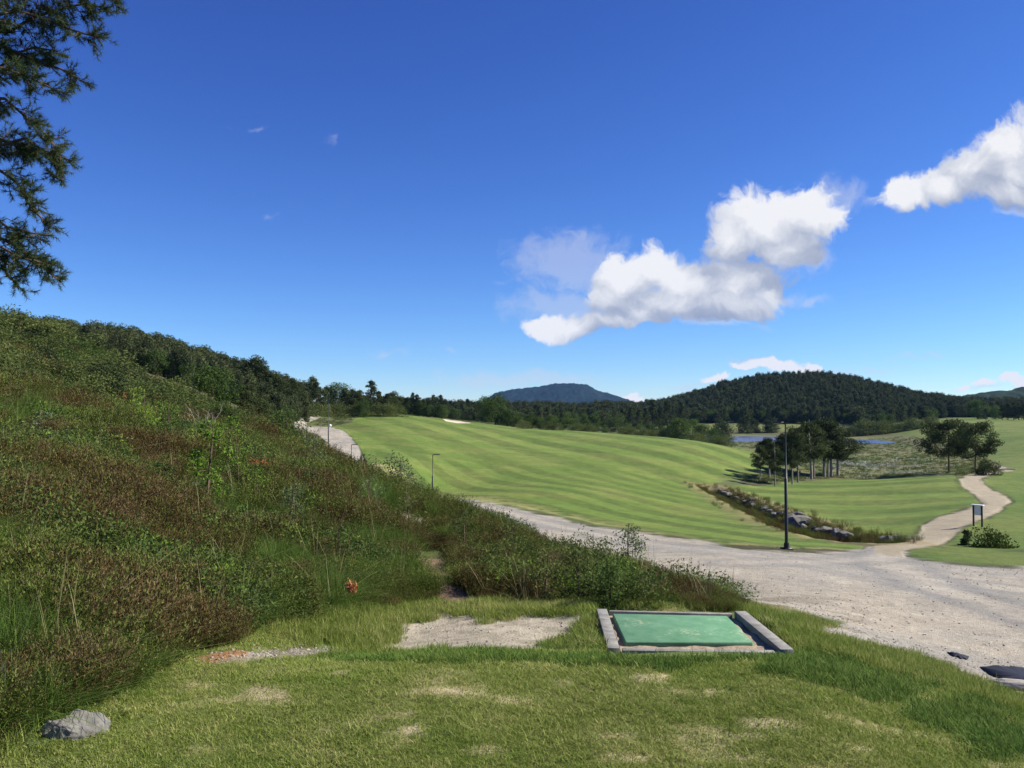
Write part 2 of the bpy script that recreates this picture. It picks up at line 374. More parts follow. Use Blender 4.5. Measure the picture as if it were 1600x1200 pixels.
for tl_, k_ in (([_w(1800,930,19), _w(1400,905,21), _w(1200,880,25), _w(1000,850,31), _w(715,788,58)], .8), ([_w(1900,1000,14), _w(1500,930,18.5), _w(1250,895,23), _w(1050,862,28), _w(800,812,44)], .6),
                ([_w(1700,1000,14.5), _w(1480,930,19), _w(1400,890,23), _w(1385,866,28), _w(1410,855,33)], .9), ([_w(1150,890,22), _w(1280,885,24), _w(1360,872,26), _w(1400,856,32)], .6)):
    track = pldist(GX, GY, tl_)[0] + .5 * (n1 - .5)
    gravel = mix(gravel, C3(.22, .213, .195), np.exp(-((track - .8) / .30) ** 2) * .85 * k_)
    gravel = mix(gravel, C3(.40, .36, .29), np.exp(-(track / .30) ** 2) * .7 * k_)
gravel = mix(gravel, C3(.22, .20, .165), sstep(.62, .8, n4) * .5)
_ed = np.exp(-np.maximum(SD['lot'], 0) / 24) * (GY < 19)
gravel = mix(gravel, C3(.17, .145, .10), _ed * sstep(.50, .62, fbm(GX * 1.1, GY * 1.6, 4, 93)) * .8)
sand = mix(C3(.29, .245, .165), C3(.36, .31, .215), n2)
tee = mix(C3(.125, .165, .042), C3(.20, .21, .07), sstep(.4, .65, n2))
tee = mix(tee, C3(.34, .29, .15), sstep(.60, .70, fbm(GX * 2.1, GY * 4.2, 4, 68)) * .85)
WORN = [(700,1085,80,16),(885,1069,30,9),(790,1092,60,11),(650,1140,34,12),(512,1168,36,12),(1010,1060,60,9),(1190,1130,60,13),(1110,1080,40,8),(940,1150,60,12),(760,1172,50,12),(420,1085,60,18),(1340,1170,50,12),(530,1052,30,7),(980,1185,60,10)]
def wornf(px, py, x, y):
    w_ = np.zeros_like(px)
    for cx, cy, rx, ry in WORN: w_ = np.maximum(w_, 1.15 - np.hypot((px - cx) / rx, (py - cy) / ry))
    w_ = np.clip(w_, 0, 1) * (y < 7) * (y > 2)
    return sstep(.52, .78, w_ * .55 + fbm(x * 5, y * 9, 4, 71) * .75)
tee = mix(tee, C3(.40, .33, .19), wornf(PX, PY, GX, GY) * .9)
shelf = mix(C3(.40, .35, .255), C3(.29, .255, .18), sstep(.4, .7, n4))

col = base
def put(name, c, w=1.6, k=1.0, nz=5.0):
    global col
    s = SD[name] + warp * nz
    col = mix(col, c, sstep(-w, w, s) * k)
put('right', g_right, 2, nz=3); put('far1', C3(.13, .15, .045) + 0 * g_main, 1, nz=1); put('far2', C3(.11, .12, .04) + 0 * g_main, 1, nz=1)
put('main', g_main, 1.5, nz=3); put('second', g_sec, 1.5, nz=3); put('strip', g_right * .95, 1.5, nz=3); put('lefttee', g_main, 1.5)
put('bank', C3(.45, .36, .24) + 0 * gravel, 2, nz=4); put('farroad', gravel * .95, 1.0, nz=1); put('farroad2', sand, 1, nz=1)
put('lot', gravel, 2.2, nz=9); put('path', sand * .95, 2, nz=5)
put('bunker', C3(.52, .45, .32) + 0 * gravel, .8, nz=1); put('bunker2', C3(.5, .45, .35) + 0 * gravel, .6, nz=1); put('sandright', sand, 1, nz=3)
put('tee', tee, 12, nz=20); put('patch', shelf, 12, nz=70); put('patch2', gravel * .8, 4, nz=20)
put('dirt', C3(.20, .135, .085) + 0 * gravel, 4, nz=20); put('dirt2', C3(.26, .14, .06) + 0 * gravel, 5, nz=30)
dck, _ = pldist(GX, GY, CREEK)
cm = sstep(1.5, .8, dck + (n2 - .5) * 1.2)
col = mix(col, C3(.24, .19, .09) + 0 * gravel, sstep(3.6, 1.6, dck + (n2 - .5) * 3) * .75)
col = mix(col, C3(.055, .06, .03) + 0 * gravel, cm)
rough_amt = np.clip(sstep(-2, 2, SD['lot']) + sstep(-8, 8, SD['patch']) * .35 + sstep(-4, 4, SD['patch2']), 0, 1)

# fine relief in the ground itself
rel = np.zeros_like(GZ)
smooth = np.clip(sstep(-2, 6, SD['main']) + sstep(-2, 6, SD['second']) + sstep(-2, 6, SD['lot']) + sstep(-2, 6, SD['path']) + sstep(-5, 5, SD['tee']) + sstep(-2, 4, SD['right']) + sstep(-2, 4, SD['strip']) + sstep(-2, 4, SD['patch']), 0, 1)
rel += (n1 - .5) * np.clip(GY / 60, .05, 1.0) * (1 - .85 * smooth) * .5 + (n2 - .5) * .10 * (1 - .8 * smooth)
rel = np.where(np.hypot(GX, GY) > 1.5, rel, 0)
lk = (np.abs(GZ - LAKE_Z) < 1.5) & (GY > 230)
GZ = GZ + np.where(lk, 0, rel)
# the timber frame is let into the shelf
_fd = np.where((GY > 6.6) & (GY < 10), sdist(PX, PY, [(927,946),(1170,951),(1250,1020),(942,1017)]), -99)
GZ = GZ - np.maximum(GZ - (EYE - 2.03 - .20), 0) * sstep(-7, 0, _fd)
# bunkers are hollows
GZ -= .35 * sstep(-1, 4, SD['bunker'])

cls = np.zeros(GX.shape, int)
CLS = ['ground', 'gravel_road', 'dirt_path', 'fairway', 'sand_bunker', 'tee_lawn']
for nme, c in (('right', 3), ('far1', 3), ('main', 3), ('second', 3), ('strip', 3), ('lefttee', 3), ('bank', 2), ('farroad', 1), ('lot', 1), ('path', 2), ('bunker', 4), ('bunker2', 4), ('tee', 5)):
    cls[SD[nme] > 0] = c

def mesh_from(name, V, F, mat=None, smooth=False, attrs=None):
    me = bpy.data.meshes.new(name)
    V = np.asarray(V, np.float32); F = np.asarray(F, np.int32)
    me.vertices.add(len(V)); me.vertices.foreach_set('co', V.ravel())
    k = F.shape[1]
    me.loops.add(F.size); me.loops.foreach_set('vertex_index', F.ravel())
    me.polygons.add(len(F)); me.polygons.foreach_set('loop_start', np.arange(0, F.size, k, dtype=np.int32))
    me.polygons.foreach_set('loop_total', np.full(len(F), k, np.int32))
    if smooth: me.polygons.foreach_set('use_smooth', np.ones(len(F), bool))
    me.update(calc_edges=True)
    if attrs:
        for an, (ty, dat) in attrs.items():
            a = me.attributes.new(an, ty, 'POINT')
            if ty == 'FLOAT': a.data.foreach_set('value', np.asarray(dat, np.float32).ravel())
            elif ty == 'INT': a.data.foreach_set('value', np.asarray(dat, np.int32).ravel())
            elif ty == 'FLOAT_VECTOR': a.data.foreach_set('vector', np.asarray(dat, np.float32).ravel())
            elif ty == 'FLOAT_COLOR': a.data.foreach_set('color', np.asarray(dat, np.float32).ravel())
    if mat: me.materials.append(mat)
    return me

def add(name, me, parent=None):
    o = bpy.data.objects.new(name, me); COL.objects.link(o)
    if parent: o.parent = parent
    return o

# ------------------------------------------------------------------ materials
def new_mat(name):
    m = bpy.data.materials.new(name); m.use_nodes = True
    nt = m.node_tree; nt.nodes.clear()
    out = nt.nodes.new('ShaderNodeOutputMaterial')
    return m, nt, out
def ground_material():
    m, nt, out = new_mat('ground_cover'); n = N(nt)
    vc = n('ShaderNodeAttribute', attribute_name='Col'); gr = n('ShaderNodeAttribute', attribute_name='grit')
    pos = n('ShaderNodeNewGeometry').outputs['Position']
    a = n('ShaderNodeTexNoise', {'Vector': pos, 'Scale': 9.0, 'Detail': 6.0, 'Roughness': .7})
    b = n('ShaderNodeTexNoise', {'Vector': pos, 'Scale': 60.0, 'Detail': 4.0, 'Roughness': .7})
    c = n('ShaderNodeTexNoise', {'Vector': pos, 'Scale': 1.1, 'Detail': 8.0, 'Roughness': .75})
    s1 = n('ShaderNodeMath', {0: a.outputs[0], 1: b.outputs[0]}, operation='ADD')
    s2 = n('ShaderNodeMath', {0: s1.outputs[0], 1: c.outputs[0]}, operation='ADD')
    mr = n('ShaderNodeMapRange', {0: s2.outputs[0], 1: 1.05, 2: 1.95, 3: .62, 4: 1.38})
    vor = n('ShaderNodeTexVoronoi', {'Vector': pos, 'Scale': 40.0})
    vor2 = n('ShaderNodeTexVoronoi', {'Vector': pos, 'Scale': 9.0})
    vr = ramp(n, vor.outputs['Color'], [(0, (.72, .71, .69)), (.5, (1, 1, 1)), (1, (1.25, 1.24, 1.2))])
    vm = n('ShaderNodeMix', {0: gr.outputs['Fac'], 6: (1, 1, 1, 1), 7: vr}, data_type='RGBA')
    c1 = n('ShaderNodeVectorMath', {0: vc.outputs['Color'], 1: vm.outputs[2]}, operation='MULTIPLY')
    c2 = n('ShaderNodeVectorMath', {0: c1.outputs[0], 'Scale': mr.outputs[0]}, operation='SCALE')
    hs = n('ShaderNodeMath', {0: s2.outputs[0], 1: n('ShaderNodeMath', {0: vor.outputs['Distance'], 1: gr.outputs['Fac']}, operation='MULTIPLY').outputs[0]}, operation='ADD')
    bp = n('ShaderNodeBump', {'Strength': .7, 'Distance': .03, 'Height': hs.outputs[0]})
    bs = n('ShaderNodeBsdfPrincipled', {'Base Color': c2.outputs[0], 'Roughness': .95, 'Specular IOR Level': .15, 'Normal': bp.outputs[0]})
    nt.links.new(bs.outputs[0], out.inputs[0])
    return m
M_GROUND = ground_material()

def ground_objects():
    nr_, nc_ = GX.shape
    idx = np.arange(nr_ * nc_).reshape(nr_, nc_)
    Q = np.stack([idx[:-1, :-1], idx[:-1, 1:], idx[1:, 1:], idx[1:, :-1]], -1).reshape(-1, 4)
    qc = np.maximum.reduce([cls.ravel()[Q[:, i]] for i in range(4)])
    V = np.stack([GX.ravel(), GY.ravel(), GZ.ravel()], -1)
    CC = np.concatenate([col.reshape(-1, 3), np.ones((V.shape[0], 1))], 1); ga = rough_amt.ravel()
    for k, nme in enumerate(CLS):
        q = Q[qc == k]
        u, inv = np.unique(q.ravel(), return_inverse=True)
        v = V[u]; f = inv.reshape(-1, 4)[:, ::-1]; cc = CC[u]; gg = ga[u]
        if nme == 'ground':    # close the middle under the camera
            inner = np.searchsorted(u, idx[0])
            v = np.vstack([v, [[0, 0, 0]]]); cc = np.vstack([cc, cc[:1]]); gg = np.append(gg, 0)
        me = mesh_from(nme, v, f, M_GROUND, True, {'Col': ('FLOAT_COLOR', cc), 'grit': ('FLOAT', gg)})
        o = add(nme, me); tag(o, kind='structure')
ground_objects()
bm_c = [[0, 0, 0]] + [[math.sin(t) * 1.002, math.cos(t) * 1.002, hz(math.sin(t), math.cos(t))] for t in np.linspace(-math.pi, math.pi, 48, endpoint=False)]
me = mesh_from('tee_lawn', bm_c, [[0, 1 + (i + 1) % 48, 1 + i] for i in range(48)], M_GROUND, True, {'Col': ('FLOAT_COLOR', [[.15, .18, .05, 1]] * 49), 'grit': ('FLOAT', [0] * 49)})
tag(add('tee_lawn', me), kind='structure')

def grid_lookup(A, x, y):
    """value of a grid field at world points inside the finely meshed sector"""
    th = np.arctan2(x, y); lr = np.log(np.maximum(np.hypot(x, y), 1.001))
    nr_ = A.shape[0]
    T = np.concatenate([np.linspace(-math.pi, -0.66, 60, endpoint=False), np.linspace(-0.66, 0.66, 1150, endpoint=False), np.linspace(0.66, math.pi, 61)])
    fi = np.interp(th, T, np.arange(len(T))); fj = np.clip(lr / math.log(900) * (nr_ - 1), 0, nr_ - 1.001)
    i = np.clip(np.floor(fi).astype(int), 0, len(T) - 2); j = np.floor(fj).astype(int); a = fi - i; b = fj - j
    return (A[j, i] * (1 - a) + A[j, i + 1] * a) * (1 - b) + (A[j + 1, i] * (1 - a) + A[j + 1, i + 1] * a) * b
def gz(x, y): return float(grid_lookup(GZ, np.array([x]), np.array([y]))[0])
def spot(px, Y):
    """ground point in the vertical plane of a photograph column, Y metres away"""
    x = (px - 800) / FPX * Y
    for _ in range(3):
        z = gz(x, Y); c, s = math.cos(PITCH), math.sin(PITCH)
        x = (px - 800) / FPX * (Y * c + (z - EYE) * s)
    return Vector((x, Y, gz(x, Y)))
def hit(px, py, y0=3.0, y1=880.0):
    """first ground point that the sight line of a photograph pixel meets beyond y0"""
    Y = np.exp(np.linspace(math.log(y0), math.log(y1), 1500))
    x = (px - 800) / FPX * Y
    for _ in range(2):
        z = grid_lookup(GZ, x, Y); x = (px - 800) / FPX * (Y * math.cos(PITCH) + (z - EYE) * math.sin(PITCH))
    z = grid_lookup(GZ, x, Y); _, q = proj(x, Y, z)
    k = np.argmax(q <= py) if (q <= py).any() else int(np.argmin(q))
    return Vector((x[k], Y[k], z[k]))

# ------------------------------------------------------------------ plant materials
def leaf_mat(name, c0, c1, c2, trans=.25, nscale=.35, rough=.6, tip=None):
    m, nt, out = new_mat(name); n = N(nt)
    pos = n('ShaderNodeNewGeometry').outputs['Position']
    ns = n('ShaderNodeTexNoise', {'Vector': pos, 'Scale': nscale, 'Detail': 3.0, 'Roughness': .6}).outputs[0]
    tn = n('ShaderNodeAttribute', attribute_name='tint').outputs['Fac']
    oi = n('ShaderNodeObjectInfo').outputs['Random']
    s = n('ShaderNodeMath', {0: oi, 1: .5, 2: ns}, operation='MULTIPLY_ADD').outputs[0]
    s = n('ShaderNodeMath', {0: tn, 1: .5, 2: s}, operation='MULTIPLY_ADD').outputs[0]
    f = n('ShaderNodeMapRange', {0: s, 1: .55, 2: 1.45}).outputs[0]
    c = ramp(n, f, [(0, c0), (.5, c1), (1, c2)])
    bs = n('ShaderNodeBsdfPrincipled', {'Base Color': c, 'Roughness': .8, 'Specular IOR Level': .06})
    tr = n('ShaderNodeBsdfTranslucent', {0: c})
    mx = n('ShaderNodeMixShader', {0: trans, 1: bs.outputs[0], 2: tr.outputs[0]})
    nt.links.new(mx.outputs[0], out.inputs[0])
    return m
def plain_mat(name, c, rough=.7, spec=.3, metal=0, c2=None, scale=20.0, bump=0.0, detail=6.0):
    m, nt, out = new_mat(name); n = N(nt)
    tc = n('ShaderNodeTexCoord').outputs['Object']
    ns = n('ShaderNodeTexNoise', {'Vector': tc, 'Scale': scale, 'Detail': detail, 'Roughness': .65}).outputs[0]
    f = n('ShaderNodeMapRange', {0: ns, 1: .35, 2: .65}).outputs[0]
    cc = n('ShaderNodeMix', {0: f, 6: (*c, 1), 7: (*(c2 or tuple(x * .7 for x in c)), 1)}, data_type='RGBA').outputs[2]
    bs = n('ShaderNodeBsdfPrincipled', {'Base Color': cc, 'Roughness': rough, 'Specular IOR Level': spec, 'Metallic': metal})
    if bump: nt.links.new(n('ShaderNodeBump', {'Strength': bump, 'Distance': .02, 'Height': ns}).outputs[0], bs.inputs['Normal'])
    nt.links.new(bs.outputs[0], out.inputs[0])
    return m

M_PINE = leaf_mat('pine_needles', (.026, .038, .016), (.048, .064, .024), (.085, .105, .036), .15, .25)
M_PINE2 = leaf_mat('near_pine_needles', (.035, .055, .022), (.055, .080, .030), (.095, .115, .035), .2, 1.5)
M_BROAD = leaf_mat('broad_leaves', (.04, .07, .018), (.065, .105, .025), (.10, .15, .035), .3, .3)
M_BUSH = leaf_mat('bush_leaves', (.050, .074, .022), (.088, .115, .034), (.16, .18, .052), .3, .8)
M_BRIGHT = leaf_mat('bright_leaves', (.07, .13, .02), (.13, .21, .03), (.22, .31, .05), .35, 2)
M_WILLOW = leaf_mat('grey_leaves', (.08, .11, .05), (.12, .16, .07), (.20, .24, .12), .3, 2)
M_HEATH = leaf_mat('heather', (.038, .034, .010), (.078, .052, .018), (.175, .125, .060), .2, .55)
M_HEATHG = leaf_mat('green_heather', (.040, .062, .012), (.080, .108, .020), (.17, .19, .050), .2, .6)
M_LAWN = leaf_mat('lawn_grass', (.112, .170, .028), (.195, .250, .048), (.42, .39, .15), .35, 1.4)
M_LONG = leaf_mat('long_grass', (.055, .115, .018), (.10, .175, .028), (.19, .25, .06), .35, 1.0)
M_STRAW = leaf_mat('straw', (.20, .18, .08), (.30, .27, .13), (.42, .37, .20), .3, 2)
M_ORANGE = leaf_mat('dead_leaves', (.30, .12, .04), (.45, .18, .07), (.52, .28, .13), .2, 3)
M_BARK = plain_mat('bark', (.15, .10, .07), .9, .1, c2=(.07, .05, .035), scale=5, bump=.4)
M_PALEBARK = plain_mat('pale_bark', (.34, .30, .25), .9, .1, c2=(.18, .15, .12), scale=6)
M_ROCK = plain_mat('rock', (.20, .19, .165), .9, .15, c2=(.085, .08, .065), scale=3.5, bump=.6)
M_BLACK = plain_mat('black_paint', (.012, .013, .014), .45, .4, c2=(.02, .02, .02), scale=8)
M_COTTON = plain_mat('cotton_tufts', (.75, .73, .66), .9, .1, c2=(.6, .58, .5))

# ------------------------------------------------------------------ plant shapes
def tube(path, rad, sides=6):
    P = np.asarray(path, float); n = len(P); V = []; F = []
    for i in range(n):
        d = P[min(i + 1, n - 1)] - P[max(i - 1, 0)]; d = d / (np.linalg.norm(d) + 1e-9)
        a = np.cross(d, [0, 0, 1.0]) if abs(d[2]) < .95 else np.cross(d, [1.0, 0, 0]); a /= np.linalg.norm(a); b = np.cross(d, a)
        for k in range(sides):
            t = 2 * math.pi * k / sides
            V.append(P[i] + rad[i] * (a * math.cos(t) + b * math.sin(t)))
    for i in range(n - 1):
        for k in range(sides):
            k2 = (k + 1) % sides
            F.append((i * sides + k, i * sides + k2, (i + 1) * sides + k2, (i + 1) * sides + k))
    return np.array(V), np.array(F)
class Soup:
    def __init__(s): s.V = []; s.F = []; s.T = []; s.n = 0
    def add(s, V, F, t=None):
        V = np.asarray(V, float); F = np.asarray(F, int)
        if F.shape[1] == 3: F = np.concatenate([F, F[:, 2:3]], 1) if False else F
        s.V.append(V); s.F.append(F + s.n); s.T.append(np.full(len(V), .5) if t is None else t); s.n += len(V)
    def mesh(s, name, mat, smooth=False):
        return mesh_from(name, np.vstack(s.V), np.vstack(s.F), mat, smooth, {'tint': ('FLOAT', np.concatenate(s.T))})

def leaves(C, size, rg, aspect=.5, up=None, spread=1.0):
    """one small triangle per point, pointing every way (or biased along up)"""
    n = len(C); d = rg.normal(size=(n, 3)) * spread
    if up is not None: d += up
    d /= np.linalg.norm(d, axis=1)[:, None] + 1e-9
    e = np.cross(d, rg.normal(size=(n, 3))); e /= np.linalg.norm(e, axis=1)[:, None] + 1e-9
    L = (size * rg.uniform(.6, 1.3, n))[:, None]
    V = np.stack([C - e * L * aspect * .5 - d * L * .3, C + e * L * aspect * .5 - d * L * .3, C + d * L * .7], 1).reshape(-1, 3)
    F = np.arange(3 * n).reshape(-1, 3); T = np.repeat(rg.uniform(0, 1, n), 3)
    return V, F, T

def tree_shapes(h, R_, base, rg, prof='round', limbs=26, puffs=3, nleaf=3000, size=.2, flat=.55, trunk_r=None, lean=0.0, sig=.16, fork=False):
    """returns (trunk soup, crown soup): tapered trunk with limbs, leaf clumps gathered round the limb ends"""
    tr = Soup(); cr = Soup(); trunk_r = trunk_r or h * .016
    lx, ly = rg.normal(0, lean, 2)
    tt = np.linspace(0, 1, 8)
    path = np.stack([lx * h * tt ** 1.5 + .03 * h * np.sin(tt * 5 + rg.uniform(0, 6)) * tt * .5, ly * h * tt ** 1.5 + .02 * h * np.sin(tt * 4 + rg.uniform(0, 6)) * tt * .5, -0.3 + (h * .93 + .3) * tt], 1)
    tr.add(*tube(path, trunk_r * (1.15 - tt) ** .8, 7))
    cents = []
    for i in range(limbs):
        t = base + (1 - base) * ((i + rg.uniform(0, .9)) / limbs)
        u = (t - base) / (1 - base)
        if prof == 'cone': r = (1 - u) ** .8 * (.35 + .65 * min(1, u * 6))
        elif prof == 'umbrella': r = .45 + .75 * math.sin(math.pi * min(1, u * .8 + .15)) * rg.uniform(.6, 1)
        elif prof == 'bush': r = math.sqrt(max(0, 1 - (u * .9) ** 2))
        else: r = math.sin(math.pi * (u * .82 + .13)) ** .7
        r *= R_ * rg.uniform(.6, 1.12); az = rg.uniform(0, 2 * math.pi) if i else 0
        o = np.array([np.interp(t * .93, tt, path[:, k]) for k in range(3)])
        rise = rg.uniform(-.05, .35) * r
        e = o + np.array([math.cos(az) * r, math.sin(az) * r, rise]); e[2] = min(e[2], h)
        mid = (o + e) / 2 + np.array([0, 0, -.06 * r])
        tr.add(*tube([o, mid, e], [trunk_r * .38 * (1.1 - u * .7), trunk_r * .24 * (1.1 - u * .7), trunk_r * .08], 4))
        for k in range(puffs):
            f = 1 - .62 * k / puffs * rg.uniform(.6, 1.2)
            c = o * (1 - f) + e * f + rg.normal(0, .07 * R_, 3)
            cents.append((c, R_ * sig * rg.uniform(.7, 1.35)))
    w = np.array([c[1] ** 2 for c in cents]); w /= w.sum()
    idx = rg.choice(len(cents), nleaf, p=w)
    C = np.array([c[0] for c in cents])[idx]; S = np.array([c[1] for c in cents])[idx]
    g = rg.normal(size=(nleaf, 3)); g /= np.maximum(np.linalg.norm(g, axis=1)[:, None] / 1.0, 1e-6); g *= (rg.uniform(.3, 1, nleaf) ** .5)[:, None] * 1.5
    g[:, 2] *= flat
    Q = C + g * S[:, None]
    Q[:, 2] = np.maximum(Q[:, 2], .02 * h)
    V, F, T = leaves(Q, size, rg, .55, up=np.array([0, 0, .35]))
    tint = np.repeat(rg.uniform(0, 1, len(cents))[idx] * .6, 3) + T * .4
    cr.add(V, F, tint)
    return tr, cr

def make_tree(name, label, cat, group, mats, **kw):
    seed = kw.pop('seed'); rg = np.random.default_rng(seed)
    tr, cr = tree_shapes(rg=rg, **kw)
    root = bpy.data.objects.new(name, None); COL.objects.link(root); root.empty_display_size = .3
    tag(root, label, cat, group)
    add('trunk', tr.mesh('trunk', mats[0], True), root)
    add('crown', cr.mesh('crown', mats[1]), root)
    return root
def dup(root, label=None, group=None):
    c = root.copy(); COL.objects.link(c)
    if label: c['label'] = label
    if group: c['group'] = group
    for ch in root.children:
        d = ch.copy(); COL.objects.link(d); d.parent = c
    return c
class Kind:
    """a few differently grown individuals of one kind; every planted one is its own object"""
    def __init__(s, name, cat, mats, seeds, h, **kw):
        s.name, s.cat, s.mats, s.seeds, s.h, s.kw = name, cat, mats, seeds, h, kw
        s.protos = {}; s.used = {}; s.k = 0
    def plant(s, p, height, label, group=None, wide=1.0, rot=None):
        sd = s.seeds[s.k % len(s.seeds)]; s.k += 1
        if sd not in s.protos:
            s.protos[sd] = make_tree(s.name, label, s.cat, group, s.mats, seed=sd, h=s.h, **s.kw); o = s.protos[sd]
        else:
            o = dup(s.protos[sd], label, group)
            if group is None and 'group' in o: del o['group']
        k = height / s.h
        o.location = p; o.scale = (k * wide, k * wide, k); o.rotation_euler = (0, 0, random.uniform(0, 6.28) if rot is None else rot)
        return o
random.seed(5)
PINE = Kind('pine_tree', 'tree', (M_BARK, M_PINE), (11, 12, 13, 14), 9.0, R_=2.3, base=.42, prof='round', limbs=24, puffs=3, nleaf=5200, size=.27, sig=.24, lean=.03)
TALLP = Kind('pine_tree', 'tree', (M_BARK, M_PINE), (21, 22, 23), 10.0, R_=2.6, base=.12, prof='cone', limbs=40, puffs=3, nleaf=4200, size=.28, sig=.15, lean=.01)
ROUND = Kind('broadleaf_tree', 'tree', (M_BARK, M_BROAD), (31, 32, 33), 7.0, R_=2.8, base=.10, prof='round', limbs=34, puffs=3, nleaf=5000, size=.28, sig=.24, flat=.8)
BUSH = Kind('bush', 'bush', (M_BARK, M_BUSH), (41, 42, 43, 44), 2.5, R_=1.7, base=.04, prof='bush', limbs=24, puffs=2, nleaf=3200, size=.16, sig=.3, flat=.8)
JUNI = Kind('juniper_bush', 'bush', (M_BARK, M_PINE), (51, 52, 53), 3.5, R_=1.35, base=.03, prof='bush', limbs=26, puffs=2, nleaf=4200, size=.2, sig=.3, flat=1.1)
UMB = Kind('pine_tree', 'tree', (M_BARK, M_PINE), (61,), 8.0, R_=3.6, base=.38, prof='umbrella', limbs=30, puffs=4, nleaf=15000, size=.24, sig=.17, flat=.6, lean=.02)
UMB2 = Kind('pine_tree', 'tree', (M_BARK, M_PINE), (65,), 8.0, R_=3.0, base=.35, prof='umbrella', limbs=24, puffs=4, nleaf=9000, size=.23, sig=.17, flat=.6, lean=.02)
GROVE = Kind('pine_tree', 'tree', (M_PALEBARK, M_PINE), (71, 72, 73, 74), 9.0, R_=2.1, base=.40, prof='round', limbs=26, puffs=3, nleaf=9000, size=.2, sig=.24, lean=.02)

# ---- grove of pines beside the stream
grove = [  # column, row of the foot, row of the top, width factor, words
 (1188, 750, 697, .9, 'small slim pine at the left end of the grove by the stream'),
 (1202, 747, 684, 1.1, 'short dark pine, second from the left end of the grove'),
 (1211, 760, 690, .7, 'thin pale trunked young pine standing nearest the stream, in front of the grove'),
 (1229, 752, 676, 1.0, 'pine in the grove right behind the tall black lamp post'),
 (1238, 757, 672, .8, 'pine with a pale stem just right of the tall black lamp post'),
 (1247, 754, 664, .8, 'tall straight pine with the palest bare trunk in the grove'),
 (1268, 749, 655, 1.15, 'thick trunked pine in the middle of the grove by the stream'),
 (1272, 748, 662, .9, 'pine close against the thick trunked pine in the middle of the grove'),
 (1288, 745, 650, 1.1, 'tallest pine of the grove, with a slender stem'),
 (1294, 746, 660, .9, 'slim pine just right of the tallest pine in the grove'),
 (1299, 745, 654, 1.25, 'dark pine with the widest crown of the grove'),
 (1309, 744, 668, 1.6, 'low crowned pine at the right end of the grove, reaching out over the marsh')]
for px, py, top, wd, lab in grove:
    p = hit(px, py, 92, 150)
    d = p.y
    GROVE.plant(p, (py - top + 6) / FPX * d, lab, 'pines of the grove by the stream', wide=wd * 1.08)
p = hit(1483, 738, 92, 150); a = UMB.plant(p, (738 - 655) / FPX * p.y, 'dark spreading pine, left one of the pair beside the dirt path', 'pair of pines beside the dirt path', rot=.4)
p = hit(1524, 738, 92, 150); UMB2.plant(p, (738 - 655) / FPX * p.y, 'looser crowned pine, right one of the pair beside the dirt path', 'pair of pines beside the dirt path', rot=2.2)

# ---- trees of the skyline left of the fairway
def row(K, items, label, group, y0, y1, wide=(.85, 1.2)):
    for it in items:
        px, base_y, top = it[:3]
        p = hit(px, base_y, y0, y1)
        K.plant(p, (base_y - top) / FPX * p.y, it[3] if len(it) > 3 else label, group, wide=random.uniform(*wide) * (it[4] if len(it) > 4 else 1))
row(TALLP, [(580, 646, 588, 'big dark cone shaped pine standing alone above the skyline by the top of the fairway', 1.25), (486, 646, 581, 'tall dark pine with a rounded top above the far bend of the road', 1.2),
            (516, 646, 600, 'dark pine on the skyline between the rounded pine and the paler leafy tree', 1.0)], '', 'skyline trees left of the fairway', 150, 330)
row(ROUND, [(530, 648, 594, 'mid green leafy tree with a broad top on the skyline beyond the far road', 1.0), (568, 652, 623, 'low bushy tree in front of the big cone shaped pine', .9)], '', 'skyline trees left of the fairway', 150, 330)
row(PINE, [(x, 650, t) for x, t in ((400, 568), (412, 574), (424, 590), (436, 592), (448, 590), (462, 592), (474, 600), (500, 602), (545, 608), (556, 606), (600, 612), (613, 608), (622, 616), (634, 618))],
    'dark loose pine in the tree line left of the fairway', 'pines of the tree line left of the fairway', 140, 330)
row(TALLP, [(x, 650, t) for x, t in ((418, 584), (430, 580), (443, 590), (455, 584), (468, 594), (478, 598), (494, 590), (508, 598), (524, 604), (538, 600), (550, 602), (562, 604), (592, 606), (606, 616))],
    'dark conifer in the dense line above the far road', 'conifers above the far road', 140, 330, (1.1, 1.5))
row(BUSH, [(x, 651, t) for x, t in ((452, 630), (474, 628), (494, 630), (508, 634), (522, 630), (540, 632), (556, 634), (590, 632), (604, 630), (618, 634))], 'low dark scrub bush under the trees beyond the far road', 'scrub under the skyline trees', 150, 330, (1.2, 1.7))
row(TALLP, [(x, 652, t) for x, t in ((645, 611), (652, 614), (662, 620), (677, 612), (689, 612), (704, 622), (716, 618), (730, 616), (742, 620))],
    'small dark conifer on the skyline behind the bunker', 'conifers behind the bunker', 205, 330)
row(ROUND, [(x, 656, t) for x, t in ((608, 630), (630, 632), (655, 630), (672, 634), (692, 632), (710, 636), (728, 634), (748, 630))],
    'low leafy tree on the skyline behind the bunker', 'leafy trees behind the bunker', 205, 330)
row(ROUND, [(774, 664, 614, 'big dark round crowned tree at the left end of the valley trees', 1.2), (757, 660, 618, 'dark tree against the big round crowned tree right of the bunker', 1.0), (803, 668, 641, 'leafy green bush tree just right of the big round crowned tree', 1.2),
            (788, 668, 635, 'green leafy tree at the foot of the big round crowned tree', .9)], '', 'trees at the crest of the fairway', 205, 330)
row(ROUND, [(960, 675, 649, 'dark round tree on the fairway crest below the distant mountain', 1.5), (1065, 690, 652, 'tall dark tree right of centre beyond the fairway crest', 1.1), (1083, 690, 654, 'dark tree paired with the tall one beyond the fairway crest', 1.1)], '', 'trees beyond the fairway crest', 180, 330)
